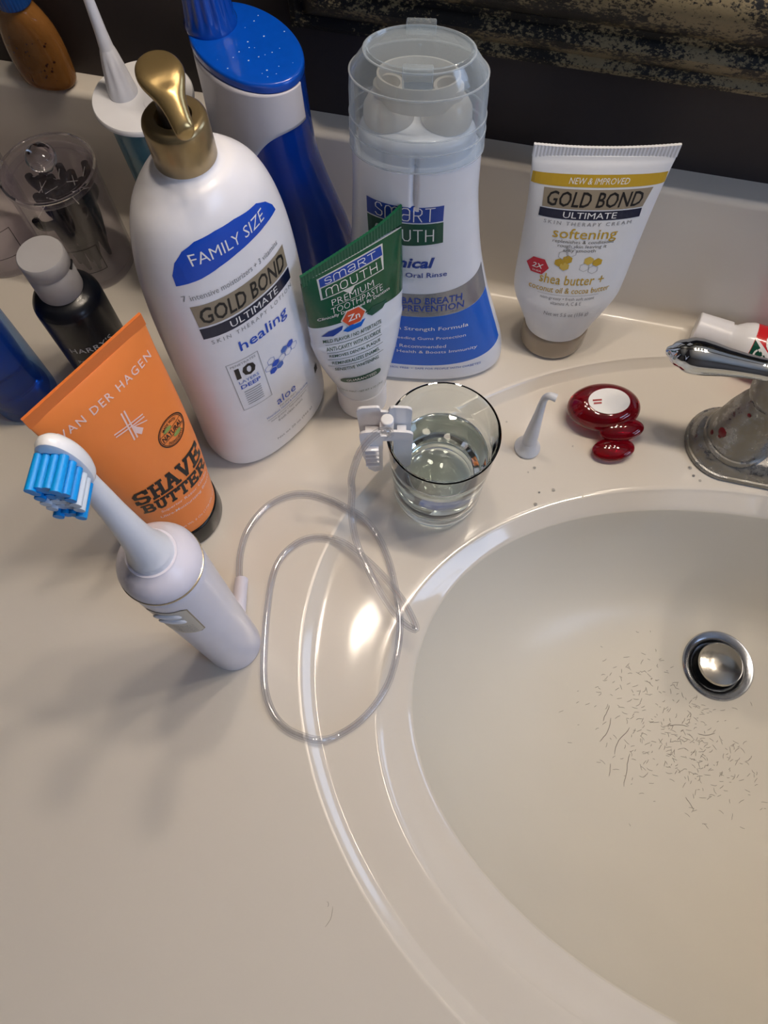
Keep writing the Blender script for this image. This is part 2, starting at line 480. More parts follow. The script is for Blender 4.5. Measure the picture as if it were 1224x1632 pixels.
# ------------------------------------------------------------------ room
def plane_box(name, x0, x1, y0, y1, z0, z1, m, kind='structure'):
    V = [(x, y, z) for z in (z0, z1) for y in (y0, y1) for x in (x0, x1)]
    F = [(0, 2, 3, 1), (4, 5, 7, 6), (0, 1, 5, 4), (2, 6, 7, 3), (0, 4, 6, 2), (1, 3, 7, 5)]
    o = obj_data(name, V, F, m, None, False); o['kind'] = kind
    return o
M['room_wall'] = mat('room_wall_paint', (120, 112, 106), rough=0.7)
M['ceiling'] = mat('ceiling_paint', (190, 188, 184), rough=0.8)
M['floor'] = mat('floor_tile', (150, 140, 125), rough=0.4)
plane_box('wall_back', -1.3, 1.7, WALL_Y, WALL_Y + 0.08, -0.85, 1.6, M['wall'])
plane_box('wall_left', -1.38, -1.3, -1.7, WALL_Y + 0.08, -0.85, 1.6, M['wall'])
plane_box('wall_front', -1.3, 1.7, -1.78, -1.7, -0.85, 1.6, M['room_wall'])
plane_box('ceiling', -1.38, 1.78, -1.78, WALL_Y + 0.08, 1.6, 1.68, M['ceiling'])
plane_box('floor', -1.38, 1.78, -1.78, WALL_Y + 0.08, -0.93, -0.85, M['floor'])
# right wall with a window opening
WY0, WY1, WZ0, WZ1 = -0.95, -0.05, 0.35, 1.25
for (n_, a) in enumerate(((-1.7, WALL_Y, -0.85, WZ0), (-1.7, WALL_Y, WZ1, 1.6), (-1.7, WY0, WZ0, WZ1), (WY1, WALL_Y, WZ0, WZ1))):
    plane_box('wall_right', 1.7, 1.78, a[0], a[1], a[2], a[3], M['room_wall'])
def build_window():
    r = bpy.data.objects.new('window_1', None); COL.objects.link(r); r.location = (1.72, (WY0 + WY1) / 2, WZ0); r['kind'] = 'structure'
    hw = (WY1 - WY0) / 2; hz = (WZ1 - WZ0)
    g = emit_mat('daylight_through_frosted_pane', (190, 215, 255), WINDOW_POWER)
    obj_data('window_pane', [(0.02, -hw, 0), (0.02, hw, 0), (0.02, hw, hz), (0.02, -hw, hz)], [(0, 1, 2, 3)], g, r, False)
    for (sy, sz, y, z) in ((2 * hw, 0.04, 0, 0.02), (2 * hw, 0.04, 0, hz - 0.02), (0.04, hz, -hw + 0.02, hz / 2), (0.04, hz, hw - 0.02, hz / 2), (2 * hw, 0.03, 0, hz / 2)):
        rbox('window_frame', 0.03, sy, sz, M['gloss_white'], r, (0, y, z), 0.003)
build_window()

# ------------------------------------------------------------------ vanity light bar above the mirror
M['bulb'] = emit_mat('lit_bulb', (255, 236, 214), BULB_POWER)
def build_vanity_light():
    r = thing('vanity_light', 'chrome vanity light bar with a row of round lit bulbs above the mirror', 'light', (0.25, WALL_Y, 0.87))
    rbox('backplate', 0.56, 0.03, 0.11, M['chrome'], r, (-0.12, -0.015, 0), 0.006)
    for x in (-0.32, -0.187, -0.053, 0.08):
        lathe('bulb_socket', rnd(0.018, 0, 0.022), M['gloss_white'], r).matrix_local = Matrix.Translation((x, -0.03, 0)) @ Matrix.Rotation(PI / 2, 4, 'X')
        p = [(0.0240 * math.sin(PI * i / 20), -0.0240 * math.cos(PI * i / 20)) for i in range(21)]
        b = lathe('bulb', p, M['bulb'], r, seg=32); b.location = (x, -0.080, 0)
build_vanity_light()

# ------------------------------------------------------------------ mirror frame
def gold_black():
    m = bpy.data.materials.new('crackled_gold_on_black'); m.use_nodes = True
    nt = m.node_tree; b = nt.nodes['Principled BSDF']
    tc = nt.nodes.new('ShaderNodeTexCoord')
    mp = nt.nodes.new('ShaderNodeMapping'); mp.inputs['Scale'].default_value = (1, 1, 1.6)
    nt.links.new(tc.outputs['Object'], mp.inputs['Vector'])
    n1 = nt.nodes.new('ShaderNodeTexNoise'); n1.inputs['Scale'].default_value = 480; n1.inputs['Detail'].default_value = 8; n1.inputs['Roughness'].default_value = 0.75
    n2 = nt.nodes.new('ShaderNodeTexNoise'); n2.inputs['Scale'].default_value = 30; n2.inputs['Detail'].default_value = 6; n2.inputs['Roughness'].default_value = 0.65
    for q in (n1, n2): nt.links.new(mp.outputs[0], q.inputs['Vector'])
    ad = nt.nodes.new('ShaderNodeMath'); ad.operation = 'MULTIPLY_ADD'; ad.inputs[1].default_value = 0.85
    nt.links.new(n1.outputs['Fac'], ad.inputs[0]); nt.links.new(n2.outputs['Fac'], ad.inputs[2])
    cr = nt.nodes.new('ShaderNodeValToRGB')
    e = cr.color_ramp.elements; e[0].position = 0.93; e[0].color = lin((13, 13, 14)); e[1].position = 1.12; e[1].color = lin((128, 115, 86))
    nt.links.new(ad.outputs[0], cr.inputs['Fac']); nt.links.new(cr.outputs['Color'], b.inputs['Base Color'])
    bp = nt.nodes.new('ShaderNodeBump'); bp.inputs['Strength'].default_value = 0.5; bp.inputs['Distance'].default_value = 0.0008
    nt.links.new(ad.outputs[0], bp.inputs['Height']); nt.links.new(bp.outputs['Normal'], b.inputs['Normal'])
    b.inputs['Roughness'].default_value = 0.45; b.inputs['Metallic'].default_value = 0.25
    return m
M['frame'] = gold_black()
def build_mirror():
    x0, x1, z0, z1 = -0.1375, 0.95, 0.166, 0.80
    r = thing('wall_mirror', 'large wall mirror in a wide black and gold crackled moulded frame', 'mirror', ((x0 + x1) / 2, WALL_Y, z0))
    prof = [(0, 0), (0, .010), (.0015, .0125), (.004, .0128), (.0055, .0115), (.008, .011), (.0105, .0135), (.015, .0175), (.019, .019), (.022, .0175), (.0235, .0150),
            (.027, .0150), (.030, .0185), (.037, .0235), (.044, .0255), (.049, .0240), (.052, .0205), (.055, .0195), (.060, .0185), (.066, .0150), (.069, .0120), (.072, .0125), (.075, .010), (.075, 0)]
    cx = (x0 + x1) / 2
    V = []; F = []; n = len(prof)
    for (sx, sz) in ((-1, 0), (1, 0), (1, 1), (-1, 1)):
        for d, p in prof:
            x = (x0 + d) if sx < 0 else (x1 - d); z = (z0 + d) if sz == 0 else (z1 - d)
            V.append((x - cx, -p, z - z0))
    names = ['frame_rail', 'frame_stile', 'frame_rail', 'frame_stile']
    for i in range(4):
        j = (i + 1) % 4
        vv = V[i * n:(i + 1) * n] + V[j * n:(j + 1) * n]
        obj_data(names[i], vv, [(k, n + k, n + k + 1, k + 1) for k in range(n - 1)], M['frame'], r, True)
    m = mat('mirror_silver', (225, 228, 228), rough=0.01, metal=1.0, vary=0)
    obj_data('mirror_glass', [(x0 + .07 - cx, -.006, .07), (x1 - .07 - cx, -.006, .07), (x1 - .07 - cx, -.006, z1 - z0 - .07), (x0 + .07 - cx, -.006, z1 - z0 - .07)], [(0, 1, 2, 3)], m, r, False)
build_mirror()

# ------------------------------------------------------------------ drain
def build_drain():
    r = thing('sink_drain', 'round chrome pop-up drain at the bottom of the oval sink', 'drain', (DRAIN[0], DRAIN[1], DRAIN[2]))
    m = mat('worn_chrome', (176, 180, 188), rough=0.2, metal=1.0, vary=0.25, vscale=160, bump=0.1, bscale=300)
    dark = mat('drain_throat', (24, 25, 27), rough=0.5, metal=0.3)
    lathe('drain_flange', [(0.0258, -0.0002), (0.0256, 0.0012), (0.0248, 0.0018), (0.0236, 0.0016), (0.0200, 0.0002), (0.0168, -0.0022), (0.0160, -0.0040), (0.0158, -0.03), (0.0172, -0.03), (0.0205, -0.002)], m, r, 96, closed=True)
    lathe('drain_throat', [(0.0157, -0.03), (0.0157, -0.012), (0.0, -0.012)], dark, r, 48)
    p = [(0.0, -0.006), (0.004, -0.006), (0.0045, 0.000), (0.0115, 0.0005), (0.0155, 0.0040), (0.0160, 0.0055), (0.0150, 0.0072), (0.0110, 0.0084), (0.0055, 0.0090), (0, 0.0092)]
    lathe('stopper', p, mat('stopper_chrome', (190, 186, 178), rough=0.16, metal=1.0, vary=0.1, vscale=90), r, 64)
build_drain()

# ------------------------------------------------------------------ faucet
def build_faucet():
    HX, HY = 0.2065, 0.267
    r = thing('faucet', 'chrome centerset sink faucet spotted with limescale and red splashes', 'faucet', (HX, HY, -0.0055))
    m = bpy.data.materials.new('limescaled_chrome'); m.use_nodes = True
    nt = m.node_tree; b = nt.nodes['Principled BSDF']
    tc = nt.nodes.new('ShaderNodeTexCoord'); n1 = nt.nodes.new('ShaderNodeTexNoise'); n1.inputs['Scale'].default_value = 90; n1.inputs['Detail'].default_value = 7; n1.inputs['Roughness'].default_value = 0.7
    nt.links.new(tc.outputs['Object'], n1.inputs['Vector'])
    cr = nt.nodes.new('ShaderNodeValToRGB'); e = cr.color_ramp.elements; e[0].position = 0.40; e[0].color = (0.15, 0.15, 0.15, 1); e[1].position = 0.56; e[1].color = (1, 1, 1, 1)
    nt.links.new(n1.outputs['Fac'], cr.inputs['Fac'])
    def mixv(a, c, sock):
        mm = nt.nodes.new('ShaderNodeMapRange'); mm.inputs['To Min'].default_value = a; mm.inputs['To Max'].default_value = c
        nt.links.new(cr.outputs['Color'], mm.inputs['Value']); nt.links.new(mm.outputs[0], b.inputs[sock])
    mixv(0.12, 0.55, 'Roughness'); mixv(1.0, 0.35, 'Metallic')
    cc = nt.nodes.new('ShaderNodeMix'); cc.data_type = 'RGBA'; cc.inputs['A'].default_value = lin((140, 143, 148)); cc.inputs['B'].default_value = lin((140, 136, 126))
    nt.links.new(cr.outputs['Color'], cc.inputs['Factor']); nt.links.new(cc.outputs['Result'], b.inputs['Base Color'])
    # base plate: stadium footprint, stepped edge
    def stadium(hl, hw, z, n=24):
        P = []
        for k in range(n + 1):
            a = -PI / 2 + PI * k / n; P.append((hl - hw + hw * math.cos(a), hw * math.sin(a), z))
        for k in range(n + 1):
            a = PI / 2 + PI * k / n; P.append((-(hl - hw) + hw * math.cos(a), hw * math.sin(a), z))
        return P
    rows = [stadium(.0765, .0262, 0), stadium(.0765, .0262, .002), stadium(.0760, .0257, .0028), stadium(.0748, .0245, .003), stadium(.0742, .0239, .0045), stadium(.0732, .0229, .0075), stadium(.0700, .0198, .0115), stadium(.066, .016, .0128), stadium(.058, .008, .0132)]
    n = len(rows[0]); V = [p for row in rows for p in row]; F = []
    for i in range(len(rows) - 1):
        for k in range(n): F.append((i * n + k, i * n + (k + 1) % n, (i + 1) * n + (k + 1) % n, (i + 1) * n + k))
    F.append(tuple((len(rows) - 1) * n + k for k in range(n)))
    obj_data('base_plate', V, F, m, r)
    hub = [(0.0, .009), (.0200, .009), (.0212, .0105), (.0214, .0125), (.0206, .0145), (.0196, .0150), (.0196, .0165), (.0192, .022), (.0176, .034), (.0150, .046), (.0126, .054), (.0118, .0565), (.0116, .059), (.0136, .0610), (.0148, .066), (.0150, .074), (.0140, .082), (.0108, .0885), (.006, .0915), (0, .092)]
    red = mat('red_splash', (110, 12, 24), rough=0.3)
    for sx in (-1, 1):
        o = lathe('handle_hub', hub, m, r, 72, (sx * 0.0475, 0))
    # red drops dried on the left hub
    for (an, z, rr, s) in ((212, .0290, .01845, .0032), (214, .0255, .0190, .0013), (196, .0200, .01945, .0017), (226, .0520, .0134, .0013)):
        a = rad(an)
        d = lathe('red_spot', [(s * math.cos(PI / 2 * i / 4), 0.0005 * math.sin(PI / 2 * i / 4)) for i in range(5)], red, r, 16)
        nrm = Vector((math.cos(a), math.sin(a), 0.22)).normalized()
        d.rotation_mode = 'QUATERNION'; d.rotation_quaternion = nrm.to_track_quat('Z', 'Y')
        d.location = (-0.0475 + rr * math.cos(a), rr * math.sin(a), z)
    lev = [(0.0, -.004), (.0068, -.004), (.0074, .000), (.0070, .0025), (.0062, .004), (.0062, .010), (.0068, .018), (.0080, .028), (.0094, .036), (.0101, .042), (.0098, .0465), (.0086, .0495), (.0080, .0503), (.0078, .0512), (.0070, .0535), (.0052, .0560), (.0034, .0572), (.0030, .0580), (.0018, .0594), (0, .0598)]
    for sx in (-1, 1):
        o = lathe('lever_handle', lev, M['chrome'], r, 56)
        d = Vector((-1.0 if sx < 0 else 1.0, 0.03, -0.02)).normalized()
        o.rotation_mode = 'QUATERNION'; o.rotation_quaternion = d.to_track_quat('Z', 'Y')
        o.location = Vector((sx * 0.0470, 0, 0.0835)) + d * 0.0085
    # spout
    lathe('spout_base', [(0, .009), (.0215, .009), (.0225, .012), (.020, .018), (.0155, .03), (.0140, .045), (.0140, .06), (.012, .068), (.006, .073), (0, .0745)], m, r, 64)
    tube('spout', [(0, 0.002, .046), (0, -.016, .060), (0, -.045, .072), (0, -.078, .070), (0, -.100, .055), (0, -.108, .036)], [.0125, .0125, .0115, .0108, .0105, .0108], M['chrome'], r, 24)
    lathe('lift_knob', [(0, .06), (.0025, .06), (.0025, .095), (.005, .098), (.006, .102), (.004, .106), (0, .107)], M['chrome'], r, 24, (0, 0.018))
build_faucet()

LOGO = {'s': [[(.85, .78), (.7, .95), (.3, .95), (.12, .8), (.15, .6), (.5, .5), (.85, .4), (.88, .2), (.7, .05), (.3, .05), (.1, .2)]],
        'm': [[(.02, .0), (.02, .7), (.10, .9), (.30, .95), (.45, .85), (.5, .65), (.5, 0)], [(.5, .65), (.55, .85), (.72, .95), (.90, .9), (.98, .7), (.98, 0)]],
        'a': [[(.12, .85), (.3, .95), (.7, .95), (.88, .8), (.88, .2), (.72, .05), (.28, .05), (.12, .18), (.12, .35), (.28, .5), (.88, .5)]],
        'R': [[(.12, 0), (.12, .95), (.7, .95), (.88, .82), (.88, .6), (.7, .46), (.12, .46)], [(.5, .46), (.9, 0)]],
        'T': [[(.05, .95), (.95, .95)], [(.5, .95), (.5, 0)]],
        'o': [[(.3, .05), (.12, .25), (.12, .75), (.3, .95), (.7, .95), (.88, .75), (.88, .25), (.7, .05), (.3, .05)]],
        'U': [[(.12, .95), (.12, .25), (.3, .05), (.7, .05), (.88, .25), (.88, .95)]],
        'H': [[(.12, 0), (.12, .95)], [(.88, 0), (.88, .95)], [(.12, .48), (.88, .48)]]}
def logo_word(P, word, cx, cz, w, h, m, layer, lw, bow=0.0):
    wd = [1.35 if c == 'm' else (.85 if c in 's' else 1.0) for c in word]; gap = .16
    k = w / (sum(wd) + gap * (len(word) - 1)); x = cx - w / 2
    for c, q in zip(word, wd):
        for st in LOGO[c]:
            P.line([(x + u * q * k, cz - h / 2 + v * h + bow * (1 - ((x + u * q * k - cx) / (w / 2)) ** 2)) for u, v in st], lw, m, layer)
        x += (q + gap) * k
# ------------------------------------------------------------------ large lotion pump bottle
C_BLUE = mat('print_blue', (10, 76, 196), rough=0.3); C_NAVY = mat('print_navy', (18, 26, 56), rough=0.3)
C_TAUPE = mat('print_taupe', (150, 138, 118), rough=0.3); C_SKY = mat('print_sky_blue', (60, 105, 190), rough=0.3)
def build_lotion():
    r = thing('lotion_bottle', 'tall white family size lotion bottle with a gold pump and blue banner label', 'bottle', (-0.136, 0.2201, 0), 60)
    L = Loft([(0, .0375, .0230, 2.4), (.0036, .0418, .0258, 2.4), (.0153, .0432, .0272, 2.35), (.051, .0418, .0272, 2.3), (.102, .0414, .0270, 2.25), (.145, .0400, .0264, 2.2), (.172, .0368, .0252, 2.1), (.192, .0305, .0230, 2.05), (.2035, .0215, .0180, 2), (.2068, .0150, .0142, 2), (.2085, .0128, .0128, 2), (.2110, .0124, .0124, 2)])
    L.mesh('bottle_body', mat('pearl_white_plastic', (240, 240, 246), rough=0.3, coat=0.15, sss=0.1), r, 128)
    rib = mat('gold_collar', (158, 138, 100), rough=0.28, metal=0.7)
    lathe('pump_collar', [(0, .2095), (.0122, .2095), (.0127, .2102), (.0127, .2262), (.0123, .2276), (.0112, .2288), (.0100, .2291), (.0072, .2288), (.0067, .2275), (.0067, .215), (0, .215)], rib, r, 120, ribs=40, ribamp=0.00022, ribz=(.2103, .2261))
    lathe('pump_stem', [(0, .215), (.0050, .215), (.0050, .2400), (.0058, .2410), (0, .2410)], mat('pump_stem_brown', (92, 80, 68), rough=0.3, metal=0.5), r, 48)
    # pump head: thumb pad that runs into a drooping spout, one skin
    dirx, diry = -0.36, -0.933
    V = []; F = []; SEGN = 28
    st = [(-.0096, .0016, .0010, .2462), (-.0090, .0046, .0026, .2464), (-.006, .0074, .0038, .2467), (0, .0088, .0046, .2470), (.004, .0084, .0046, .2464), (.0075, .0066, .0044, .2450), (.0105, .0050, .0040, .2432), (.014, .0042, .0036, .2408), (.018, .0038, .0034, .2378), (.0198, .0036, .0032, .2362), (.0202, .0018, .0016, .2358)]
    for (d, wd, th, z) in st:
        for k in range(SEGN):
            a = 2 * PI * k / SEGN
            u = math.cos(a) * wd; h = math.sin(a) * th
            if h > 0 and abs(d) < .008: h *= 0.55 + 0.45 * (abs(u) / wd) ** 2
            V.append((dirx * d - diry * u, diry * d + dirx * u, z + h))
    for i in range(len(st) - 1):
        for k in range(SEGN):
            k2 = (k + 1) % SEGN
            F.append((i * SEGN + k, i * SEGN + k2, (i + 1) * SEGN + k2, (i + 1) * SEGN + k))
    F.append(tuple(range(SEGN))); F.append(tuple((len(st) - 1) * SEGN + k for k in range(SEGN)))
    o = obj_data('pump_head', V, F, M['gold'], r)
    o.modifiers.new('s', 'SUBSURF').levels = 2; o.modifiers['s'].render_levels = 2
    P = Print(L.lab, step=0.003)
    leaf = [(-.0312, .1708), (-.0306, .1765), (-.0280, .1828), (-.0240, .1878), (-.0185, .1910), (-.0095, .1922), (.0000, .1920), (.0070, .1905), (.0132, .1894), (.0190, .1850), (.0230, .1795), (.0243, .1755), (.0200, .1762), (.0143, .1768), (.0060, .1768), (-.0040, .1762), (-.0130, .1748), (-.0219, .1725)]
    P.poly(leaf, C_BLUE, 0)
    P.text('FAMILY SIZE', -.0040, .1830, .0380, .0060, M['ink_white'], 1, bold=-0.004)
    P.text('7 intensive moisturizers + 3 vitamins', -.0065, .1635, .0500, .0034, M['ink_grey'], 1)
    P.rect(-.0303, .1440, .0219, .1580, C_TAUPE, 0)
    P.text('GOLD BOND', -.0042, .1508, .0485, .0105, M['ink_black'], 1, bold=0.014, shear=0.12)
    P.rect(-.0305, .1352, .0222, .1428, C_NAVY, 0)
    P.text('ULTIMATE', -.0030, .1391, .0290, .0048, M['ink_white'], 1)
    P.text('SKIN THERAPY LOTION', -.0035, .1318, .0490, .0028, M['ink_grey'], 1, space=1.5)
    P.text('healing', -.0015, .1195, .0310, .0100, C_BLUE, 1, bold=0.006)
    # ten layers box
    P.line([(-.0255, .0662), (-.0080, .0662), (-.0090, .1100), (-.0262, .1107)], .0003, M['ink_grey'], 1, True)
    P.text('PENETRATES', -.0177, .1078, .0140, .0018, M['ink_grey'], 1)
    P.text('10', -.0178, .1005, .0112, .0095, M['ink_black'], 1, bold=0.03, space=0.85)
    P.text('LAYERS', -.0174, .0925, .0115, .0026, C_SKY, 1)
    P.text('DEEP', -.0172, .0880, .0115, .0034, C_BLUE, 1, bold=0.012)
    for i in range(7): P.rect(-.0222, .0700 + i * .0021, -.0125, .0706 + i * .0021, M['ink_grey'], 1)
    hx, hz, q = -.0030, .0855, .0026
    for (i, j, fill) in ((0, 0, C_BLUE), (1, 0, C_SKY), (.5, 1, C_BLUE), (-.5, 1, None), (0, 2, None), (1.5, 1, None), (2.5, 1, None), (3.5, 1, None), (2, 2, C_SKY), (3, 2, C_BLUE)):
        if fill: P.hexa(hx + i * q * 1.85, hz + j * q * 1.75, q, fill, 1)
        else: P.hexa(hx + i * q * 1.85, hz + j * q * 1.75, q, C_SKY, 1, line=.00025)
    P.text('aloe', .0010, .0560, .0145, .0072, C_BLUE, 1)
    P.text('For skin that\'s', .0014, .0500, .0130, .0020, M['ink_grey'], 1)
    P.text('Nourished, Healed & Healthy-looking', .0014, .0466, .0330, .0024, C_SKY, 1)
    P.rect(-.0150, .0437, .0180, .0440, M['ink_grey'], 1)
    P.text('non-greasy \u2022 hypoallergenic', .0014, .0412, .0290, .0024, M['ink_grey'], 1)
    P.text('fresh clean scent', .0014, .0372, .0200, .0024, M['ink_grey'], 1)
    P.text('Net wt 20 oz (566 g)', .0025, .0185, .0300, .0030, M['ink_grey'], 1)
    P.rect(.0270, .0420, .0305, .0480, M['ink_black'], 1)
    P.build(r)
build_lotion()

# ------------------------------------------------------------------ two-chamber mouthwash with clear cap
C_MBLUE = mat('rinse_blue', (6, 98, 206), rough=0.28); C_DBLUE = mat('rinse_logo_blue', (26, 66, 160), rough=0.28)
C_GREEN = mat('logo_green', (16, 78, 62), rough=0.28); C_SILVER = mat('silver_foil_band', (150, 152, 158), rough=0.25, metal=0.5)
def build_mouthwash():
    r = thing('mouthwash_bottle', 'white and blue two-chamber mouthwash bottle with a clear frosted cap', 'bottle', (-0.054, 0.289, 0), 9)
    def notch(x, y, z, a, b):
        g = max(0.0, min(1.0, (z - .147) / .006)) * max(0.0, min(1.0, (.1795 - z) / .004))
        d = .0024 * g * math.exp(-(x / .0013) ** 2)
        return x, y + (d if y < 0 else -d)
    L = Loft([(0, .0535, .0220, 2.3, .001), (.0030, .0560, .0240, 2.3, .001), (.008, .0568, .0246, 2.3, .001), (.022, .0548, .0238, 2.25, .001), (.040, .0498, .0228, 2.2, .001), (.060, .0443, .0218, 2.15, .0005), (.078, .0400, .0210, 2.1, 0), (.105, .0353, .0202, 2.05, -.001),
              (.140, .0317, .0197, 2, -.002), (.1500, .0311, .0196, 2, -.002), (.1675, .0305, .0193, 2, -.002), (.1700, .0300, .0189, 2, -.002), (.1712, .0285, .0176, 2, -.002), (.1716, .0272, .0168, 2, -.002), (.178, .0270, .0166, 2, -.002), (.1815, .0250, .0150, 2, -.002), (.1835, .0190, .0110, 2, -.002), (.184, .010, .006, 2, -.002)], notch=notch)
    L.mesh('bottle_body', mat('white_bottle_plastic', (230, 234, 243), rough=0.25, coat=0.2), r, 400)
    mk = clear_mat('milky_inner_cap', (240, 240, 238), milk=0.60, milkcol=(244, 238, 228), edge=0.3)
    X0 = -.002
    for sx in (-1, 1):
        o = lathe('chamber_cap', [(0, .183), (.0112, .183), (.0116, .185), (.0112, .1905), (.0092, .1945), (.0070, .1965), (.0066, .2015), (.0052, .2015), (.0052, .194), (0, .194)], mk, r, 40)
        o.scale = (1, .85, 1); o.location = (X0 + sx * .0130, 0, 0)
    o = lathe('pour_ring', [(.0175, .194), (.0185, .194), (.0180, .2065), (.0170, .2065)], mk, r, 64, closed=True); o.scale = (1, .58, 1); o.location = (X0, 0, 0)
    cl = clear_mat('clear_frosted_cap', (251, 253, 254), milk=0.13, milkcol=(224, 236, 246), edge=0.55, gloss=1.0)
    def shell(pr, th=0.0009): return pr + [(max(x - th, 0.0), z - (th if i == len(pr) - 1 else 0)) for i, (x, z) in reversed(list(enumerate(pr)))]
    pr = [(.0312, .1705), (.0312, .1800), (.0309, .1803), (.0309, .1875), (.0306, .1878), (.0304, .1990), (.0297, .2075), (.0288, .2092), (.0232, .2175)]
    o = lathe('clear_cap', shell(pr), cl, r, 96, closed=True); o.scale = (1, .62, 1); o.location = (X0, 0, 0)
    rg = clear_mat('cap_ridge', (250, 252, 253), milk=0.28, milkcol=(236, 242, 248), edge=0.3)
    for (rr, zz) in ((.0309, .1802), (.0306, .1877), (.0296, .2078), (.0233, .2172), (.0311, .1706)):
        o = lathe('cap_ridge', [(rr - .0003, zz - .0004), (rr + .0004, zz - .0004), (rr + .0004, zz + .0003), (rr - .0003, zz + .0003)], rg, r, 96, closed=True); o.scale = (1, .62, 1); o.location = (X0, 0, 0)
    o2 = lathe('cap_lid', [(0, .2160), (.0224, .2160), (.0231, .2168), (.0231, .2182), (.0222, .2186), (.0212, .2174), (0, .2174)], cl, r, 96); o2.scale = (1, .58, 1); o2.location = (X0, 0, 0)
    for sy in (-1, 1):
        rbox('cap_tab', .0125, .0040, .0090 if sy < 0 else .0050, cl, r, (X0, sy * .0132, .2150 if sy < 0 else .2175), .0006)
    o = lathe('lid_pip', [(.0007 * math.cos(PI / 2 * i / 4), .2174 + .0008 * math.sin(PI / 2 * i / 4)) for i in range(5)], cl, r, 12); o.location = (X0, .002, 0)
    P = Print(L.lab, step=0.003)
    P.rect(-.0232, .1398, .0148, .1500, C_DBLUE, 0); P.poly([(-.0232, .1250), (-.004, .1236), (.0152, .1250), (.0150, .1390), (-.0232, .1390)], C_GREEN, 0)
    logo_word(P, 'smaRT', -.0042, .1452, .0300, .0090, M['ink_white'], 1, .00055)
    logo_word(P, 'moUTH', -.0042, .1312, .0300, .0085, M['ink_white'], 1, .0006)
    P.text('Clinical', -.0042, .1110, .0310, .0080, C_DBLUE, 1, bold=0.03, shear=0.25)
    P.text('Activated Oral Rinse', -.0040, .1015, .0440, .0038, C_DBLUE, 1, bold=0.006)
    PA = Print(lambda x, z, off, arc: L.pt(L.sec(L.tz(z)), x / .06 * PI / 2, off), step=.003)
    st = [x / 1000 for x in range(-54, 55, 3)]
    q = lambda z0, k: [(x, z0 + k * (x / .05) ** 2) for x in st]
    PA.poly(q(.0665, .0075) + q(.0860, .0080)[::-1], C_SILVER, 0)
    PA.poly(q(.0192, .0080) + q(.0662, .0075)[::-1], C_MBLUE, 0)
    P.text('BAD BREATH', .0100, .0802, .0340, .0054, C_DBLUE, 1, bold=0.012)
    P.text('PREVENTION', .0108, .0738, .0350, .0054, C_DBLUE, 1, bold=0.012)
    P.text('WITH ESSENTIAL OILS & ZINC FOR LASTING FRESHNESS', .0100, .0697, .0300, .0013, M['ink_grey'], 1)
    P.text('Prescription Strength Formula', -.0010, .0550, .0660, .0042, M['ink_white'], 1, bold=0.006)
    P.text('Helps with Bleeding Gums Protection', -.0010, .0462, .0640, .0034, M['ink_white'], 1)
    P.text('#1 Dentist Recommended', -.0060, .0385, .0510, .0034, M['ink_white'], 1)
    P.text('Supports Oral Health & Boosts Immunity', -.0000, .0328, .0780, .0036, M['ink_white'], 1)
    P.text('GLUTEN FREE  \u2022  ALCOHOL FREE  \u2022  SAFE FOR PEOPLE WITH DIABETES', .0000, .0160, .0860, .0020, C_SKY, 1)
    PA.build(r, 'printed_band')
    P.build(r)
build_mouthwash()

# ------------------------------------------------------------------ tubes
def crimp(name, parent, hw, z0, z1, th, m, rot=0, cx=0, cy=0, ribs=0, shear=0.0, sag=0.0, flick=0.0):
    """the flat welded end of a tube, with a ribbed strip"""
    n = max(ribs * 4, 20); V = []; F = []
    c, s = math.cos(rad(rot)), math.sin(rad(rot))
    for i in range(n + 1):
        x = -hw + 2 * hw * i / n
        e = (.00018 if (i % 4) in (1, 2) else 0) if ribs else 0
        dz = shear * x / hw - sag * (1 - (x / hw) ** 2)
        up = flick * max(0.0, x / hw) ** 3
        for (y, z) in ((-th / 2 - e, z0), (-th / 2 - e, z1 + up), (th / 2 + e, z1 + up), (th / 2 + e, z0)):
            V.append((cx + x * c - y * s, cy + x * s + y * c, z + dz))
    for i in range(n):
        for k in range(4):
            k2 = (k + 1) % 4
            F.append((i * 4 + k, i * 4 + k2, (i + 1) * 4 + k2, (i + 1) * 4 + k))
    F.append((0, 1, 2, 3)); F.append((n * 4, n * 4 + 1, n * 4 + 2, n * 4 + 3))
    return obj_data(name, V, F, m, parent, False)

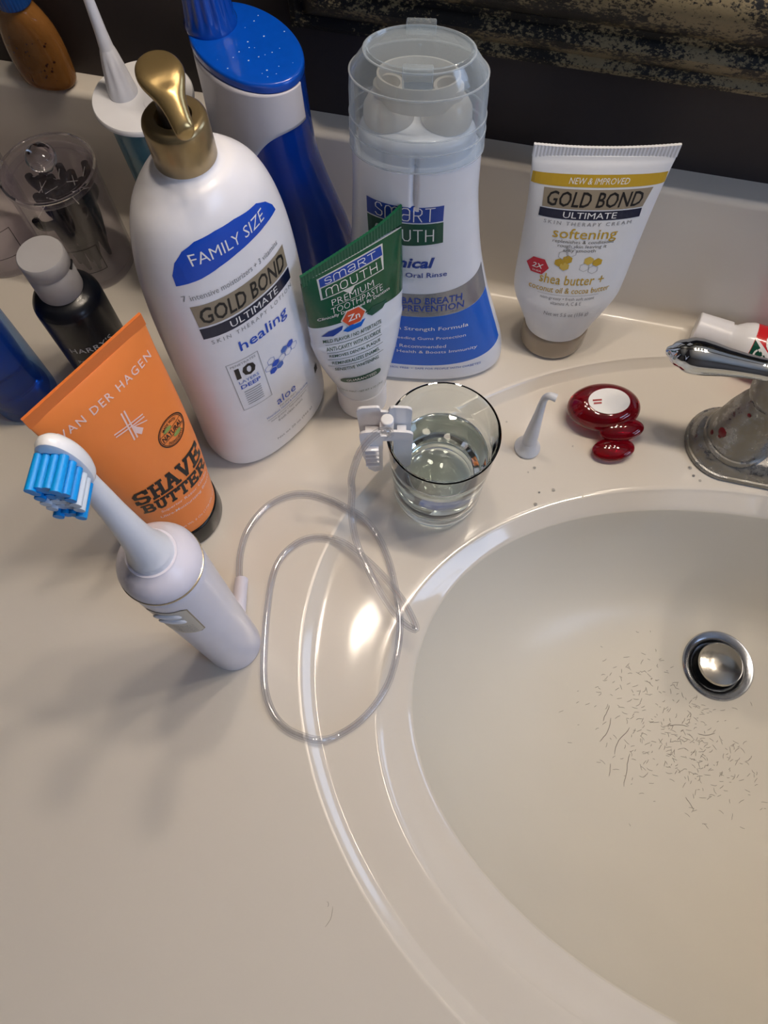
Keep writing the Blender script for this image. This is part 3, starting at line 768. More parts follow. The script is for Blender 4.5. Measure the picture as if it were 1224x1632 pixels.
def build_shave():
    r = thing('shave_cream_tube', 'orange shave butter tube standing on its round black cap', 'tube', (-0.1670, 0.1425, 0), 64)
    om = mat('orange_tube', (250, 142, 68), rough=0.38, sss=0.05, vary=0.03)
    lathe('screw_cap', rnd(.0240, 0, .019, .0015), M['black'], r, 72)
    L = Loft([(.0185, .0232, .0228, 2, 0, 0, -24), (.024, .0236, .0226, 2, 0, 0, -23), (.045, .0255, .0200, 2.25, 0, 0, -16), (.080, .0286, .0158, 2.5, 0, 0, -8), (.115, .0310, .0106, 2.3, 0, 0, -3), (.145, .0326, .0050, 2), (.157, .0332, .0016, 2.2), (.159, .0333, .0008, 2.5)])
    L.mesh('tube_body', om, r, 128)
    crimp('crimped_end', r, .0334, .1585, .1660, .0013, mat('orange_crimp', (232, 124, 56), rough=0.45), ribs=0)
    pk = mat('pale_pink_ink', (244, 214, 210), rough=0.4); gi = mat('pale_green_ink', (140, 160, 84), rough=0.4)
    P = Print(L.lab, step=0.003)
    P.text('VAN DER HAGEN', .0003, .1450, .0545, .0048, pk, 1, bold=0.006, space=1.25)
    # crossed-sails windmill mark
    cz = .1238
    for dx in (-.0009, .0009):
        P.line([(dx - .001, cz - .009), (dx + .001, cz + .009)], .0008, pk, 1)
        P.line([(-.008, cz + dx + .001), (.008, cz + dx - .001)], .0008, pk, 2)
    P.poly([(.0012, cz - .0015), (.0048, cz - .0070), (.0024, cz - .0095), (.0006, cz - .0065)], pk, 1)
    P.line([(.001, cz - .002), (.0082, cz - .0050)], .0006, pk, 1)
    # round stamp
    sx, sz = .0162, .1005
    P.ring(sx, sz, .0088, .0006, M['ink_black'], 1); P.ring(sx, sz, .0080, .0003, M['ink_black'], 1)
    P.ell(sx - .002, sz + .0035, .0028, .0014, gi, 1, 16); P.ell(sx + .002, sz - .0035, .0028, .0014, gi, 1, 16)
    P.rect(sx - .0080, sz + .0022, sx + .0080, sz + .0025, M['ink_black'], 1); P.rect(sx - .0080, sz - .0025, sx + .0080, sz - .0022, M['ink_black'], 1)
    P.text('NATURAL', sx, sz, .0140, .0032, M['ink_black'], 2, bold=0.02)
    P.text('MADE WITH', sx, sz + .0062, .0100, .0017, M['ink_black'], 2, bold=0.01, arcr=.0066)
    P.text('INGREDIENTS', sx, sz - .0064, .0110, .0017, M['ink_black'], 2, bold=0.01, arcr=-.0066)
    # slab-serif lettering drawn stroke by stroke
    G = {'S': [[(.9, .78), (.72, 1), (.28, 1), (.1, .82), (.14, .6), (.5, .5), (.86, .4), (.9, .18), (.72, 0), (.28, 0), (.1, .22)], [(.9, .72), (.9, 1)], [(.1, 0), (.1, .28)]],
         'H': [[(.2, 0), (.2, 1)], [(.8, 0), (.8, 1)], [(.2, .5), (.8, .5)], [(.02, 0), (.38, 0)], [(.62, 0), (.98, 0)], [(.02, 1), (.38, 1)], [(.62, 1), (.98, 1)]],
         'A': [[(.12, 0), (.5, 1)], [(.88, 0), (.5, 1)], [(.27, .35), (.73, .35)], [(-.04, 0), (.3, 0)], [(.7, 0), (1.04, 0)], [(.3, 1), (.56, 1)]],
         'V': [[(.12, 1), (.5, 0)], [(.88, 1), (.5, 0)], [(-.04, 1), (.3, 1)], [(.7, 1), (1.04, 1)]],
         'E': [[(.2, 0), (.2, 1)], [(.02, 0), (.9, 0), (.9, .26)], [(.02, 1), (.9, 1), (.9, .74)], [(.2, .5), (.66, .5)], [(.66, .36), (.66, .64)]],
         'B': [[(.2, 0), (.2, 1)], [(.02, 1), (.66, 1), (.84, .88), (.84, .64), (.66, .52), (.2, .52)], [(.66, .52), (.92, .38), (.92, .14), (.72, 0), (.02, 0)]],
         'U': [[(.2, 1), (.2, .22), (.36, 0), (.64, 0), (.8, .22), (.8, 1)], [(.02, 1), (.38, 1)], [(.62, 1), (.98, 1)]],
         'T': [[(.5, 0), (.5, 1)], [(.06, .72), (.06, 1), (.94, 1), (.94, .72)], [(.32, 0), (.68, 0)]],
         'R': [[(.2, 0), (.2, 1)], [(.02, 1), (.68, 1), (.86, .86), (.86, .64), (.68, .5), (.2, .5)], [(.56, .5), (.84, 0)], [(.02, 0), (.38, 0)], [(.72, 0), (1.02, 0)]]}
    def slab(word, cx, z0, wd, h, lw, gap=.18):
        n = len(word); cw = wd / (n + gap * (n - 1))
        for i, ch in enumerate(word):
            x0 = cx - wd / 2 + i * cw * (1 + gap)
            for st in G[ch]: P.line([(x0 + u * cw, z0 + v * h) for u, v in st], lw, M['ink_black'], 1)
    slab('SHAVE', .0028, .0675, .0430, .0110, .0021)
    slab('BUTTER', .0030, .0565, .0410, .0078, .0017)
    P.text('Superior Razor Glide', .0062, .0520, .0320, .0030, pk, 1, bold=0.004)
    P.text('Ultra-Moisturizing Blend', .0062, .0466, .0350, .0030, pk, 1, bold=0.004)
    P.text('Net Wt. 6 Oz (170.09 g)', .0090, .0285, .0260, .0026, pk, 1)
    P.build(r)
build_shave()

def build_cream():
    r = thing('hand_cream_tube', 'white and gold skin cream tube standing on a taupe cap against the backsplash', 'tube', (0.0345, 0.319, 0), 12)
    cm = mat('taupe_cap', (172, 156, 134), rough=0.18, coat=0.4, trans=0.15)
    o = lathe('flip_cap', rnd(.0212, 0, .021, .004), cm, r, 72); o.scale = (1, .86, 1)
    L = Loft([(.0205, .0205, .0175, 2, 0, 0), (.026, .0222, .0180, 2, 0, 0), (.038, .0272, .0185, 2, 0, .001), (.050, .0316, .0175, 2, 0, .0015), (.062, .0330, .0160, 2, 0, .003), (.090, .0334, .0125, 2, 0, .0045), (.115, .0340, .0085, 2, 0, .0055), (.138, .0354, .0035, 2, 0, .007), (.144, .0360, .0012, 2.3, 0, .0075), (.146, .0361, .0008, 2.5, 0, .0078)])
    L.mesh('tube_body', mat('white_tube', (228, 230, 233), rough=0.3, coat=0.1), r, 128)
    crimp('crimped_end', r, .0363, .1455, .1530, .0013, mat('white_crimp', (226, 228, 232), rough=0.35), ribs=40, cy=.0080, sag=.0022)
    gd = mat('gold_ink', (196, 160, 44), rough=0.35); gd2 = mat('light_gold_ink', (212, 182, 84), rough=0.35); rd = mat('red_ink', (198, 40, 60), rough=0.35)
    P = Print(L.lab, step=0.003)
    P.rect(-.0345, .1312, .0345, .1378, gd, 0)
    P.text('NEW & IMPROVED', 0, .1345, .031, .0034, M['ink_white'], 1, shear=0.2)
    P.poly([(-.0268, .1190), (.0262, .1190), (.0290, .1300), (-.0275, .1300)], C_TAUPE, 0)
    P.text('GOLD BOND', 0.0, .1245, .0500, .0086, M['ink_black'], 1, bold=0.012, shear=0.15)
    P.rect(-.0278, .1130, .0262, .1183, C_NAVY, 0)
    P.text('ULTIMATE', -.001, .1157, .0285, .0036, M['ink_white'], 1)
    P.text('SKIN THERAPY CREAM', -.001, .1106, .0470, .0022, M['ink_grey'], 1, space=1.4)
    P.text('softening', -.0010, .1035, .0350, .0085, gd, 1, bold=0.002)
    P.text('replenishes & conditions', -.0010, .0990, .0335, .0028, M['ink_black'], 1, bold=-0.008)
    P.text('rough skin leaving it', -.0010, .0962, .0270, .0028, M['ink_black'], 1, bold=-0.008)
    P.text('silky smooth', -.0020, .0934, .0180, .0028, M['ink_black'], 1, bold=-0.008)
    q = .0029
    for (i, j, f) in ((-5, 0, gd), (-3.2, 1.1, gd), (-3.6, -1.1, gd2), (-4.4, 2.4, None), (-2.6, 3.4, None), (2.0, .9, gd2), (4.2, .3, gd), (1.3, -1.2, None), (3.6, -2.0, None)):
        if f: P.hexa(i * q * .8, .0850 + j * q * .75, q, f, 1)
        else: P.hexa(i * q * .8, .0850 + j * q * .75, q, M['ink_grey'], 1, line=.0002)
    P.hexa(-.0228, .0800, .0062, rd, 1, rot=0)
    P.text('2X', -.0228, .0802, .0062, .0034, M['ink_white'], 2, bold=0.01, shear=0.2)
    P.text('SHEA', -.0228, .0765, .0050, .0012, M['ink_white'], 2)
    P.text('shea butter +', -.0020, .0728, .0370, .0070, gd, 1, bold=0.002)
    P.text('coconut oil & cocoa butter', -.0020, .0652, .0470, .0042, gd, 1, bold=0.002)
    P.rect(-.0200, .0614, .0160, .0616, M['ink_grey'], 1)
    P.text('non-greasy \u2022 fresh soft scent', -.0020, .0588, .0320, .0028, M['ink_grey'], 1)
    P.text('vitamins A, C & E', -.0025, .0556, .0182, .0028, M['ink_grey'], 1)
    P.text('Net wt 5.5 oz (156 g)', -.0006, .0470, .0268, .0038, M['ink_grey'], 1)
    P.build(r)
build_cream()

def build_toothpaste():
    r = thing('toothpaste_tube', 'green and white toothpaste tube standing on its white cap with a twisted top', 'toothpaste', (-0.0785, 0.2455, 0), 0)
    lathe('screw_cap', rnd(.0158, 0, .024, .0015), M['white'], r, 64, ribs=36, ribamp=-0.0002, ribz=(.002, .020))
    K = [(.0235, .0158, .0152, 2, 0, 0, 38), (.029, .0166, .0154, 2, 0, 0, 38), (.042, .0205, .0150, 2, 0, 0, 39), (.060, .0252, .0135, 2, 0, 0, 41), (.074, .0276, .0120, 2, 0, 0, 42), (.080, .0284, .0110, 2.1, 0, 0, 42), (.084, .0282, .0104, 2, 0, .0002, 42), (.095, .0287, .0090, 2, 0, .0004, 43), (.115, .0293, .0058, 2, 0, .0008, 45), (.130, .0297, .0025, 2, 0, .001, 47), (.1365, .0299, .0008, 2.3, 0, .001, 48)]
    L = Loft(K)
    wt = mat('white_laminate', (222, 228, 238), rough=0.22, coat=0.3); gn = mat('green_laminate', (14, 82, 54), rough=0.22, coat=0.3)
    L.mesh('tube_body', wt, r, 128)
    # green upper wrap as its own printed sleeve
    V = []; F = []; SEG = 128; rows = 24
    for i in range(rows + 1):
        for k in range(SEG):
            th = 2 * PI * k / SEG
            zl = .0985 - .0018 * math.sin(th) + .0008 * math.cos(2 * th)
            z = zl + (.1365 - zl) * i / rows
            V.append(L.pt(L.sec(L.tz(z)), th, .00012))
    for i in range(rows):
        for k in range(SEG): F.append((i * SEG + k, i * SEG + (k + 1) % SEG, (i + 1) * SEG + (k + 1) % SEG, (i + 1) * SEG + k))
    obj_data('green_wrap', V, F, gn, r)
    crimp('crimped_end', r, .0296, .1362, .1440, .0012, mat('green_crimp', (20, 92, 64), rough=0.35), rot=48, cy=.0011, ribs=34, shear=.0030, flick=.0045)
    sb = mat('logo_silver_border', (226, 230, 230), rough=0.25, metal=0.3); bl = C_DBLUE; og = mat('orange_red_ink', (214, 84, 48), rough=0.3)
    P = Print(L.lab, step=0.003)
    P.poly([(-.0214, .1200), (.0155, .1200), (.0172, .1345), (-.0216, .1345)], sb, 1)
    P.rect(-.0206, .1284, .0160, .1338, bl, 2); P.rect(-.0204, .1207, .0148, .1277, gn, 2)
    P.poly([(-.009, .1202), (-.002, .1202), (-.0055, .1165)], sb, 1)
    logo_word(P, 'smaRT', -.0028, .1310, .0305, .0040, M['ink_white'], 3, .00042)
    logo_word(P, 'moUTH', -.0030, .1241, .0305, .0050, M['ink_white'], 3, .00042)
    P.text('PREMIUM', -.0038, .1158, .0245, .0040, M['ink_white'], 2, bold=-0.018)
    P.rect(-.0150, .1130, .0120, .1132, M['ink_white'], 2)
    P.text('TOOTHPASTE', -.0018, .1102, .0305, .0040, M['ink_white'], 2, bold=-0.018)
    P.text('Clinically Developed By Dentists', -.0035, .1062, .0425, .0026, M['ink_white'], 2)
    P.hexa(-.0055, .1010, .0066, sb, 2, sx=1.15, rot=0); P.hexa(-.0055, .1010, .0058, og, 3, sx=1.15, rot=0)
    P.text('Zn', -.0055, .1010, .0070, .0044, M['ink_white'], 4, bold=0.012)
    P.poly([(-.0240, .0925), (-.0200, .0960), (-.0120, .0975), (-.0130, .0945), (-.0180, .0915)], bl, 2)
    P.poly([(.0020, .0985), (.0060, .1015), (.0155, .1000), (.0120, .0965), (.0050, .0955)], C_GREEN, 2)
    P.poly([(-.0125, .0935), (-.0085, .0960), (.0010, .0962), (-.0020, .0920), (-.0100, .0915)], C_MBLUE, 2)
    z = .0878
    for t, wd in (('MILD FLAVOR / NO AFTERTASTE', .034), ('ANTI-CAVITY WITH FLUORIDE', .032), ('REMOVES DENTAL PLAQUE', .030), ('REMINERALIZES ENAMEL', .028), ('SENSITIVE WHITENING', .026)):
        P.text(t, -.0065, z, wd, .0029, C_GREEN, 1, bold=0.006)
        if z > .064: P.rect(-.0225, z - .0034, .0100, z - .0031, C_GREEN, 1)
        z -= .0065
    P.ell(-.0145, .0490, .0024, .0024, C_GREEN, 1, 20); P.ell(.0050, .0490, .0024, .0024, C_GREEN, 1, 20); P.rect(-.0145, .0466, .0050, .0514, C_GREEN, 1)
    P.text('GUARANTEED', -.0048, .0490, .0180, .0024, M['ink_white'], 2, bold=0.01)
    P.text('MILD MINT \u2022 NET WT. 6 OZ (170 g)', -.0040, .0352, .0250, .0026, C_GREEN, 1)
    P.build(r)
build_toothpaste()

def build_lying_tube():
    p0 = Vector((.1275, .3370, .0148)); p1 = Vector((.300, .304, .0145))
    d = (p1 - p0).normalized()
    r = thing('lying_toothpaste_tube', 'red, white and green toothpaste tube lying behind the faucet lever', 'toothpaste', p0)
    up = Vector((0, -0.45, 0.9)); up = (up - up.dot(d) * d).normalized()
    yv = -up; xv = yv.cross(d)
    R = Matrix((xv, yv, d)).transposed().to_4x4()   # local z runs along the tube, the print faces up
    def put(o): o.matrix_local = R.copy(); return o
    put(lathe('flip_cap', [(0, -.0035), (.0088, -.0035), (.0094, -.0028), (.0096, .004), (.0100, .0165), (.0100, .0175), (0, .0175)], M['white'], r, 72, ribs=36, ribamp=-.0004, ribz=(.0035, .017)))
    put(lathe('tube_shoulder', [(0, .0175), (.0085, .0175), (.0090, .0200), (.0120, .0245), (.0138, .0295), (.0140, .0320), (0, .0320)], M['gloss_white'], r, 64))
    L = Loft([(.0315, .0140, .0140, 2), (.05, .0150, .0136, 2), (.09, .0180, .0110, 2), (.13, .0205, .006, 2), (.165, .022, .001, 2.4)])
    put(L.mesh('tube_body', mat('red_laminate', (206, 24, 32), rough=0.25, coat=0.3), r, 96))
    P = Print(L.lab, step=.003)
    tilt = 35
    P.poly([(.0136, .0318), (-.0005, .0318), (.0136, .0500)], C_GREEN, 0)
    P.poly([(-.0005, .0318), (-.0022, .0318), (.0138, .0560), (.0136, .0500)], M['gloss_white'], 1)
    # recycling mark: three chasing arrows
    for i in range(3):
        a0 = 90 + 120 * i
        pts = [(.0070 + .0027 * math.cos(rad(a0 + t)), .0372 + .0027 * math.sin(rad(a0 + t))) for t in (15, 40, 65, 85)]
        P.line(pts, .0011, M['ink_white'], 2)
        c, s_ = math.cos(rad(a0 + 100)), math.sin(rad(a0 + 100)); bx, bz = .0070 + .0027 * c, .0372 + .0027 * s_
        P.poly([(bx - s_ * .0012, bz + c * .0012), (bx + c * .0014 + s_ * .0005, bz + s_ * .0014 - c * .0005), (bx - c * .0014 + s_ * .0005, bz - s_ * .0014 - c * .0005)], M['ink_white'], 2)
    P.line([(-.0030 + .0062 * math.cos(rad(t)), .0455 + .0062 * math.sin(rad(t))) for t in range(112, 430, 16)], .0024, M['ink_white'], 3)
    put(P.build(r))
    return r
LYING = build_lying_tube()

# ------------------------------------------------------------------ round black bottle, grey cap
def build_balm():
    r = thing('aftershave_bottle', 'round black post-shave balm bottle with a plain grey cap', 'bottle', (-0.242, 0.225, 0), 38)
    L = Loft([(0, .0180, .0180, 2), (.002, .0194, .0194, 2), (.01, .0196, .0196, 2), (.05, .0196, .0196, 2), (.080, .0196, .0196, 2), (.086, .0186, .0186, 2), (.0895, .0160, .0160, 2), (.0915, .0125, .0125, 2), (.0925, .0110, .0110, 2)])
    L.mesh('bottle_body', mat('satin_black_blue', (14, 17, 26), rough=0.32, coat=0.1), r, 96)
    lathe('grey_cap', [(0, .0925), (.0122, .0925), (.0126, .0935), (.0126, .1095), (.0122, .1102), (.0122, .1106), (.0126, .1112), (.0126, .1195), (.0120, .1203), (0, .1205)], M['grey_cap'], r, 72)
    rbox('cap_thumb_notch', .006, .0012, .0014, M['ink_black'], r, (.0118, -.0040, .1104), 0, (0, 0, rad(72)))
    P = Print(L.lab, arc=.0196 * PI / 2, step=.003); gi = mat('silver_ink', (196, 198, 202), rough=0.3)
    P.text("HARRY'S", 0, .0600, .0265, .0046, gi, 1, bold=0.01, space=1.1)
    P.text('POST-SHAVE', 0, .0485, .0250, .0030, gi, 1, space=1.1)
    P.text('BALM', 0, .0420, .0110, .0030, gi, 1, space=1.1)
    P.build(r)
build_balm()

# ------------------------------------------------------------------ blue see-through bottle at the left edge
def build_blue_gel():
    r = thing('clear_blue_bottle', 'translucent blue gel bottle cut off by the left edge beside the black bottle', 'bottle', (-0.2935, 0.1975, 0))
    sh = clear_mat('blue_clear_shell', (190, 218, 248), milk=0.10, milkcol=(70, 130, 205), edge=0.3)
    gel = mat('blue_gel', (24, 96, 215), rough=0.08, trans=0.8, ior=1.35)
    L = Loft([(0, .0165, .0165, 2), (.002, .0195, .0195, 2), (.008, .0205, .0205, 2), (.05, .0205, .0205, 2), (.10, .0200, .0200, 2), (.118, .0180, .0180, 2), (.126, .0120, .0120, 2), (.130, .0095, .0095, 2)])
    L.mesh('bottle_shell', sh, r, 72)
    L2 = Loft([(.0012, .012, .012, 2), (.006, .0165, .0165, 2), (.012, .0180, .0180, 2), (.022, .0165, .0165, 2), (.03, .0150, .0150, 2), (.06, .0165, .0165, 2), (.100, .0170, .0170, 2), (.102, .0165, .0165, 2)])
    L2.mesh('gel_fill', gel, r, 72)
    lathe('pump_cap', rnd(.0105, .130, .150, .001), M['gloss_white'], r, 48)
build_blue_gel()

# ------------------------------------------------------------------ big blue bottle behind
def build_big_blue():
    r = thing('big_blue_bottle', 'big blue mouthwash bottle with a white shoulder and a ridged blue cap', 'bottle', (-0.1395, 0.3045, 0), -33)
    bl = mat('deep_blue_bottle', (8, 58, 160), rough=0.22, coat=0.4, sss=0.05); lid = mat('bright_blue_lid', (4, 78, 190), rough=0.25, vary=0.12, vscale=200, coat=0.2)
    L = Loft([(0, .036, .0225, 2.3, -.009, -.001, 33), (.004, .038, .0240, 2.3, -.009, -.001, 33), (.03, .041, .0250, 2.2, -.006, 0, 33), (.060, .0455, .0255, 2.15, 0, 0, 33), (.085, .0425, .0240, 2.1, 0, 0, 30), (.105, .0390, .0222, 2.0, 0, 0, 24), (.125, .0350, .0210, 2.0, 0, 0, 16), (.142, .0324, .0205, 2.0, 0, 0, 8), (.152, .0318, .0206, 2.0, 0, 0, 4), (.170, .0318, .0206, 2.0), (.191, .0312, .0203, 2.0)])
    L.mesh('bottle_body', bl, r, 128)
    # white shoulder sleeve with a wavy lower edge
    V = []; F = []; N = 72; rows = 12
    for i in range(N + 1):
        th = rad(-82 + 184 * i / N)
        s = i / N
        # the edge sits high on the right, dips to the front left
        zb = .1330 + .0390 / (1 + math.exp(-(math.degrees(th) - 28) / 14))
        for j in range(rows + 1):
            z = zb + (.1915 - zb) * j / rows
            V.append(L.pt(L.sec(L.tz(z)), th, .0005))
    for i in range(N):
        for j in range(rows): F.append((i * (rows + 1) + j, (i + 1) * (rows + 1) + j, (i + 1) * (rows + 1) + j + 1, i * (rows + 1) + j + 1))
    o = obj_data('white_shoulder', V, F, mat('white_sleeve', (214, 212, 220), rough=0.35), r)
    sm = o.modifiers.new('t', 'SOLIDIFY'); sm.thickness = .0006; sm.offset = 1
    T = Loft([(.1908, .0322, .0204, 2, -.0008), (.1918, .0330, .0210, 2, -.0008), (.1942, .0330, .0210, 2, -.0008), (.1955, .0322, .0204, 2, -.0008), (.1959, .0305, .0190, 2, -.0008)])
    T.mesh('top_plate', lid, r, 96)
    cx, cy = -.0215, -.0030
    cap = lathe('ridged_cap', [(0, .1952), (.0122, .1952), (.0124, .1972), (.0116, .1990), (.0112, .204), (.0102, .214), (.0092, .221), (.0086, .2225), (.0086, .2265), (.0078, .2272), (.0060, .2276), (0, .2276)], mat('blue_cap', (12, 70, 168), rough=0.22, coat=0.4), r, 120, (cx, cy), ribs=15, ribamp=-.0010, ribz=(.1995, .2205))
    # dried white specks and drops on the lid
    rng = random.Random(5); V = []; F = []
    for i in range(26):
        a = rng.uniform(0, 2 * PI); q = math.sqrt(rng.uniform(0, 1)) * .9
        x, y = .0305 * q * math.cos(a), .020 * q * math.sin(a)
        if math.hypot(x - cx, y - cy) < .0145: continue
        s = rng.uniform(.00015, .00042); b = len(V)
        for k in range(8): V.append((x + s * math.cos(k * PI / 4), y + s * math.sin(k * PI / 4), .1961))
        V.append((x, y, .1961 + s * .5))
        for k in range(8): F.append((b + k, b + (k + 1) % 8, b + 8))
    o = obj_data('dried_specks', V, F, mat('speck_white', (190, 215, 245), rough=0.3), r); o['kind'] = 'stuff'
build_big_blue()

# ------------------------------------------------------------------ water flosser cup with tall nozzle
def build_flosser():
    r = thing('water_flosser', 'slim teal water flosser with a white disc lid and tall white nozzle', 'water flosser', (-0.2115, 0.3190, 0))
    cl = clear_mat('clear_teal_tank', (232, 246, 250), milk=0.25, milkcol=(170, 205, 215), edge=0.35)
    wt = mat('teal_water', (140, 204, 216), rough=0.1, trans=0.2, ior=1.33)
    lathe('tank', [(0, 0), (.0165, 0), (.0175, .002), (.0185, .03), (.0205, .09), (.0222, .1405), (.0212, .1405), (.0195, .09), (.0175, .03), (.016, .003), (0, .003)], cl, r, 72)
    lathe('tank_water', [(0, .0034), (.0156, .0034), (.0171, .03), (.0190, .09), (.0199, .118), (0, .118)], wt, r, 64)
    lathe('disc_lid', [(0, .1405), (.0265, .1405), (.0272, .1412), (.0272, .1432), (.0266, .1440), (0, .1442)], M['gloss_white'], r, 96)
    nx, ny = -.0105, -.0005
    lathe('nozzle_skirt', [(0, .1440), (.0078, .1440), (.0080, .1450), (.0070, .152), (.0058, .160), (.0044, .167), (.0036, .170), (0, .170)], M['white'], r, 96, (nx, ny), ribs=8, ribamp=-.0007, ribz=(.1455, .166))
    lathe('nozzle', [(0, .169), (.0037, .169), (.0030, .178), (.0024, .195), (.0020, .220), (.0018, .2415), (0, .242)], M['white'], r, 32, (nx, ny))
    P = [(.010, -.004), ]
    lathe('lid_button', [(.0050, .1441), (.0053, .1444), (.0056, .1441)], M['gloss_white'], r, 32, (.008, -.004), closed=True)
build_flosser()

# ------------------------------------------------------------------ amber bottle on the ledge
def build_amber():
    r = thing('amber_bottle', 'small amber soap bottle with a ridged blue cap on the backsplash ledge', 'bottle', (-0.2960, 0.3580, BS_H), 0)
    am = mat('amber_soap', (158, 108, 56), rough=0.12, trans=0.35, ior=1.3, vary=0.5, vscale=45)
    L = Loft([(0, .0140, .0075, 2.2), (.002, .0165, .0092, 2.2), (.008, .0180, .0096, 2.2), (.022, .0186, .0096, 2.1), (.034, .0170, .0094, 2.1), (.042, .0135, .0090, 2), (.047, .0095, .0085, 2), (.049, .0085, .0085, 2)])
    L.mesh('bottle_body', am, r, 72)
    lathe('ridged_cap', rnd(.0098, .0488, .066, .001), mat('blue_ridged_cap', (14, 74, 150), rough=0.35), r, 90, ribs=30, ribamp=-.0004, ribz=(.0490, .0655))
    rng = random.Random(3)
    V = []; F = []
    for i in range(34):
        x = rng.uniform(-.013, .014); z = rng.uniform(.006, .034); s = rng.uniform(.0002, .0007); b = len(V)
        p = L.lab(x, z, .00015, None)
        for k in range(8): q = L.lab(x + s * math.cos(k * PI / 4), z + s * math.sin(k * PI / 4), .00015, None); V.append(q)
        F.append(tuple(range(b, b + 8)))
    o = obj_data('dark_specks', V, F, mat('dark_speck', (60, 24, 10), rough=0.4), r, False); o['kind'] = 'stuff'
build_amber()

# ------------------------------------------------------------------ clear canisters
M['acrylic'] = clear_mat('clear_acrylic', (252, 251, 253), milk=0.0, milkcol=(200, 192, 204), edge=0.40, gloss=1.8, rough=0.02)
def build_jar(name, label, x, y, rot=0):
    r = thing(name, label, 'jar', (x, y, 0), rot)
    a = M['acrylic']
    lathe('jar_wall', [(0, 0), (.0272, 0), (.0282, .001), (.0284, .003), (.0284, .0770), (.0268, .0770), (.0268, .0050), (.0255, .0035), (0, .0035)], a, r, 96)
    gl = mat('solid_acrylic', (248, 246, 250), rough=0.02, trans=1.0, ior=1.45, vary=0)
    lathe('jar_lid', [(.0262, .0742), (.0250, .0742), (.0250, .0772), (.0262, .0775), (.0294, .0775), (.0298, .0785), (.0298, .0818), (.0292, .0827), (.0257, .0827), (.0250, .0815), (.0, .0815)], a, r, 96)
    lathe('lid_rim', [(.0284, .0827), (.0288, .0837), (.0300, .0827), (.0296, .0817), (.0288, .0817)], gl, r, 96, closed=True)
    lathe('lid_knob', [(0, .0815), (.0040, .0815), (.0034, .0835), (.0060, .0850), (.0088, .0880), (.0095, .0910), (.0088, .0940), (.0066, .0965), (.0035, .0977), (0, .0980)], gl, r, 48)
    L = Loft([(0, .0285, .0285, 2), (.035, .0285, .0285, 2), (.07, .0285, .0285, 2)])
    P = Print(L.lab, arc=.0285 * PI / 2, step=.003)
    P.line([(-.016, .018), (.016, .018), (.016, .040), (-.016, .040)], .0004, M['ink_black'], 0, True)
    P.build(r, 'printed_outline')
    return r
build_jar('lidded_jar', 'clear acrylic lidded jar holding black floss picks', -0.2920, 0.3140, 20)
build_jar('lidded_jar', 'empty clear acrylic jar cut off at the left edge of the photo', -0.3570, 0.3110, 30)
def build_picks():
    m = mat('black_pick_plastic', (14, 16, 22), rough=0.25, coat=0.3); th = mat('floss_thread', (210, 210, 205), rough=0.6)
    r = thing('floss_pick', 'black plastic floss pick standing inside the clear lidded jar', 'floss pick', (0, 0, 0), 0, 'black floss picks in the jar')
    tube('handle', [(0, 0, 0), (.0004, 0, .014), (-.0004, 0, .028), (0, 0, .038)], [.0010, .0026, .0030, .0030], m, r, 8)
    tube('bow', [(0, 0, .036), (-.001, 0, .042), (-.0055, 0, .0465), (-.0085, 0, .0515), (-.0088, 0, .056)], [.0030, .0029, .0026, .0024, .0022], m, r, 8)
    tube('prong', [(0, 0, .037), (.003, 0, .043), (.0042, 0, .050), (.0046, 0, .0558)], [.0026, .0024, .0021, .0019], m, r, 8)
    tube('thread', [(-.0088, 0, .0552), (.0046, 0, .0552)], .00018, th, r, 6)
    rng = random.Random(11)
    spots = []
    for i in range(13):
        a = 2 * PI * i / 13 + rng.uniform(-.2, .2); q = .0135 if i % 3 else .005
        spots.append((q * math.cos(a), q * math.sin(a), rng.uniform(0, 2 * PI), rng.uniform(-.12, .12), rng.uniform(-.12, .12)))
    for i, (x, y, rz, tx, ty) in enumerate(spots):
        if i == 0: o = r
        else:
            o = r.copy(); COL.objects.link(o)
            for ch in list(r.children):
                c = ch.copy(); COL.objects.link(c); c.parent = o
        o.location = (-0.2900 + x * .8, 0.3130 + y * .8, .0045); o.scale = (1.15, 1.15, 1.15); o.rotation_euler = (tx, ty, rz)
build_picks()

